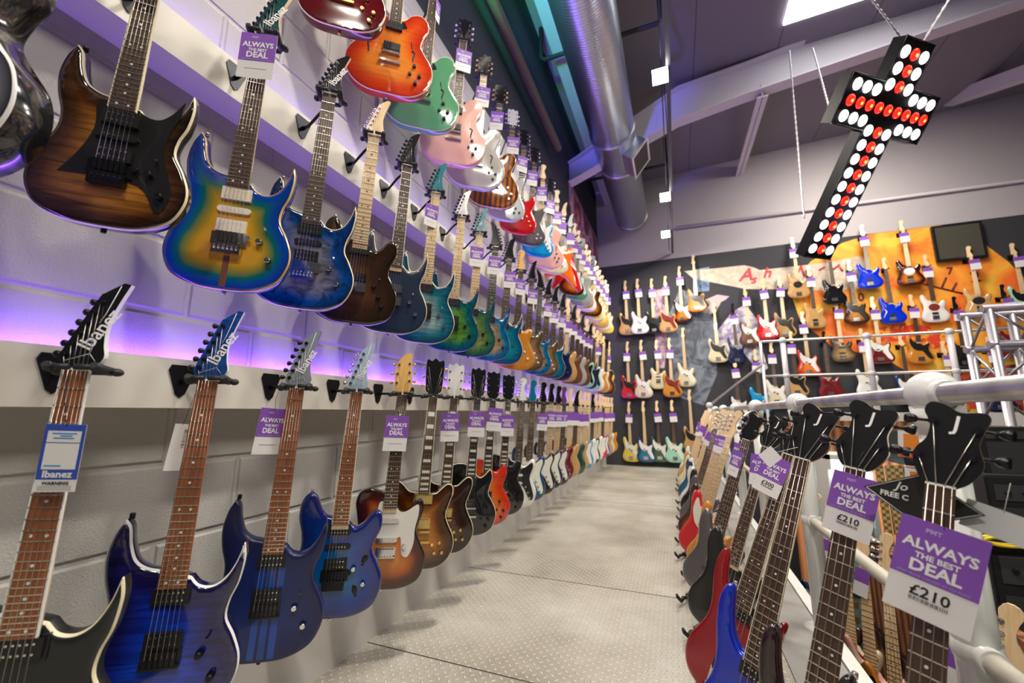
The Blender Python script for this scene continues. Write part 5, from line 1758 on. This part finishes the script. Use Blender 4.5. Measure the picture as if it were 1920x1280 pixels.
area('cabinet_light', (a_.x + wd / 2, 4.66, a_.z - .1), .25, 5, (.8, .95, 1), (R(20), 0, 0))
# woven straps hanging on a rail
st = mat('gold_woven_strap', (.5, .36, .12), .7)
k = N(st)
ck = k.n('ShaderNodeTexChecker', {'Vector': k.n('ShaderNodeTexCoord').outputs['Object'], 'Scale': 45})
k.base(k.mix(ck.outputs[1], (.62, .47, .2), (.22, .13, .04)))
for i, px in enumerate((1648, 1668, 1684)):
    p = at(px, 872, 1, 3.9)
    o = MB().box(-.025, .025, 0, .004, -1.3, 0).obj('guitar_strap', st, None, 0, p)
    tag(o, 'gold woven guitar strap hanging in the lower shop, %s of three' % ('leftmost', 'middle', 'rightmost')[i], 'strap', 'woven guitar straps')
# amplifier stack and cards beyond the headstocks
AMP = mat('black_amp_vinyl', (.012, .012, .013), .6)
GRL = mat('amp_grille_cloth', (.035, .035, .038), .8)
for i, (px0, px1, py, y, hh) in enumerate(((1688, 1812, 808, 4.2, .26), (1690, 1815, 880, 4.15, .55), (1830, 1990, 800, 3.3, .3), (1845, 2010, 890, 3.2, .6), (1850, 2040, 1010, 2.9, .9))):
    a_, b_ = at(px0, py, 1, y), at(px1, py, 1, y)
    am = empty('guitar_amplifier', 'black guitar amplifier on the lower shop shelf, %s from the left top' % ORD[i], 'amplifier', (a_.x, y, a_.z - hh), (0, 0, 0), 'amplifiers beyond the railing')
    w_ = b_.x - a_.x
    MB().box(0, w_, 0, .3, 0, hh).obj('cabinet_shell', AMP, am, .01)
    MB().box(.03, w_ - .03, -.004, 0, .03, hh * .72).obj('speaker_grille', GRL, am)
    MB().box(.03, w_ - .03, -.005, 0, hh * .78, hh * .92).obj('control_panel', mat('amp_panel', (.12, .12, .13), .35, .6), am)
    for j in range(5):
        MB().tube([(.08 + j * .07, -.004, hh * .85), (.08 + j * .07, -.02, hh * .85)], .011, 8).obj('control_knob', BLACK, am)
for i, (px, py) in enumerate(((1703, 822), (1716, 893))):
    p = at(px, py - 14, 1, 3.95)
    o = empty('price_tag', 'orange and white shelf price card, %s' % ('upper of the two by the amplifiers' if i == 0 else 'lower of the two by the amplifiers'), 'price tag', p, (0, R(6), 0), 'orange price cards')
    MB().box(-.06, .06, 0, .002, -.19, 0).obj('card', CARD, o)
    MB().box(-.03, .06, -.002, 0, -.13, -.02).obj('orange_panel', mat('orange_card', (.85, .28, .04), .5), o)
    MB().box(-.06, .06, -.002, 0, -.19, -.14).obj('red_panel', mat('vermilion_card', (.75, .09, .02), .5), o)
p = at(1712, 799, 1, 4.1)
g_led = MB().sphere(p, .012, n=8).obj('indicator_lamp', mat('green_indicator', (0, .5, .2), .4, emit=(0, 1, .35), estr=8))
tag(g_led, 'small lit green lamp above the orange price card', 'lamp')
p = at(1893, 1016, 1, 2.85)
o = MB().tube([(p.x + .09 * math.cos(a / 8 * math.pi), p.y - .02 + .002 * a, p.z + .022 * math.sin(a / 8 * math.pi)) for a in range(33)], .008, 8).obj('cable_coil', mat('yellow_cable', (.75, .55, .02), .4))
tag(o, 'coiled yellow cable on the black amplifier at the right edge', 'cable')
SLB = mat('brown_slat_board', (.30, .10, .035), .5)
k = N(SLB)
sy_ = k.n('ShaderNodeSeparateXYZ', {0: k.n('ShaderNodeTexCoord').outputs['Object']}).outputs[1]
w = k.math('ABSOLUTE', k.math('SUBTRACT', k.math('FRACT', k.math('MULTIPLY', sy_, 11)), .5))
k.base(k.ramp(w, [(.05, (.08, .025, .01)), (.4, (.36, .14, .055))]))
k.bump(w, .8, .03)
# gondola with a second rank of basses hanging below the walkway
gd = empty('display_gondola', 'tall brown slatted display stand with black bars, carrying basses beyond the railing', 'display stand', (1.3, 1.4, LF))
GZ = -.95 - LF
MB().box(0, .06, 0, 2.9, 0, GZ).obj('back_panel', SLB, gd)
for z in (GZ - .05, GZ - .6, GZ - 1.2):
    MB().tube([(-.03, 0, z), (-.03, 2.9, z)], .012, 8).obj('cross_bar', BMET, gd)
LOWB = [('natural wood bass', B_('natural', PG_B)), ('orange sunburst bass', B_('redor', PG_W)), ('walnut brown bass', B_('brown', None, ROSE)), ('bright red bass', B_('red', PG_W)), ('amber wood bass', B_('amber', PG_B)), ('pink bass', B_('pink', PG_W)), ('cream bass', B_('cream', PG_R)), ('dark sunburst bass', B_('sunb', PG_R)), ('teal blue bass', B_('tealblue', PG_W)), ('white bass', B_('white', PG_B))]
for i, (desc, g) in enumerate(LOWB[:9]):
    y = 1.75 + i * .3
    loc = (1.0, y, -.86)
    make_guitar(dict(g, pegs=CHR), 1 if i < 5 else 2, '%s hanging below the walkway beyond the railing, %s from the near end' % (desc, ORD[i]), 'basses hanging beyond the railing', loc, (0, R(3), R(-35)), 1.0)
    if 'lh' not in CACHE:
        m = MB().tube([(.28, 0, -.02), (.0, .03, -.02), (-.03, .02, -.01)], .008, 8)
        m.tube([(-.038, -.05, .012), (-.045, -.03, 0), (-.038, .012, -.008), (.038, .012, -.008), (.045, -.03, 0), (.038, -.05, .012)], .011, 8)
        CACHE['lh'] = m.mesh('guitar_hanger')
    o = mk('guitar_hanger', CACHE['lh'], RUB, None, loc)
    o.rotation_euler = (0, 0, R(-35))
    tag(o, 'black hook holding the %s below the walkway, %s from the near end' % (desc, ORD[i]), 'guitar hanger', 'hooks beyond the railing')
    if i in (0, 2, 5, 7):
        M = Matrix.Translation((loc[0], y, loc[2])) @ Matrix.Rotation(R(-35), 4, 'Z') @ Matrix.Translation((0, -.055, -.05)) @ Matrix.Rotation(R(12), 4, 'Y')
        price_tag('price card on the %s below the walkway, %s along' % (desc, ORD[i]), 'price cards beyond the railing', M, .07, .16, 2, purple=.5)

# ================================================================== MAKER'S TAGS ON THE NEAREST GUITARS
Mr = Matrix.Rotation(LEAN, 4, 'Y') @ Matrix.Rotation(math.pi / 2 - TH, 4, 'Z')
loc = Vector((HX, y1s[0], .085))
d = empty('hang_tag', "blue edged white maker's tag on the neck of the nearest black guitar", 'tag')
d.matrix_world = Matrix.Translation(loc) @ Mr @ Matrix.Translation((.014, -.052, -.105)) @ Matrix.Rotation(R(-1), 4, 'Y')
w, h = .064, .128
MB().box(-w / 2, w / 2, 0, .001, -h, 0).obj('card', CARD, d)
MB().box(-w / 2, w / 2, -.0004, 0, -h * .82, 0).obj('blue_panel', BLUEC, d)
MB().box(-w * .41, w * .41, -.0008, 0, -h * .27, -h * .10).box(-w * .41, w * .41, -.0008, 0, -h * .67, -h * .285).obj('white_panel', CARD, d)
for tx, sz, z, mm, bo in (('Ibanez', .018, .745, INKW, .0005), ('WARNING', .0085, .875, INK, .0002)):
    mk('lettering', textmesh(tx, sz, .0002, bo), mm, d, (0, -.001, -h * z))
m = MB()
for z, x0, x1 in ((.13, -.3, .3), (.165, -.1, .2), (.2, -.25, .25), (.61, -.36, .05)):
    m.box(w * x0, w * x1, -.0012, -.0008, -h * (z + .018), -h * z)
m.obj('printed_lines', INKB, d)
m = MB()
for z in (.915, .94, .965):
    m.box(-w * .42, w * .4, -.0006, 0, -h * (z + .006), -h * z)
m.obj('small_print', mat('grey_ink', (.35, .35, .37), .6), d)
MB().tube([(0, -.001, -.004), (-.012, .0, .05), (-.02, .01, .1)], .0007, 4).obj('loop', INK, d)


def side_tag(i, lab, off, rz, w, h, purple):
    loc = Vector((HX, y1s[i], .085))
    M = Matrix.Translation(loc) @ Mr @ Matrix.Translation(off) @ Matrix.Rotation(R(rz), 4, 'Z') @ Matrix.Rotation(R(4), 4, 'Y')
    if purple:
        return price_tag(lab, 'price cards of the bottom row', M, w, h, 0)
    d = empty('hang_tag', lab, 'tag')
    d.matrix_world = M
    MB().box(-w / 2, w / 2, 0, .001, -h, 0).obj('card', CARD, d)
    m = MB()
    for q in range(12):
        m.box(w * .18, w * .38, -.0004, 0, -h * (.12 + q * .035) - random.choice((.001, .002)), -h * (.12 + q * .035))
    m.obj('barcode', INK, d)
    MB().tube([(0, 0, -.003), (.012, .01, .08)], .0006, 4).obj('loop', INK, d)


side_tag(1, 'white barcode tag hanging left of the royal blue guitar neck', (-.036, -.03, -.115), 40, .034, .115, False)
side_tag(2, 'purple price card turned sideways beside the dark blue guitar neck', (-.05, -.035, -.075), 42, .085, .14, True)
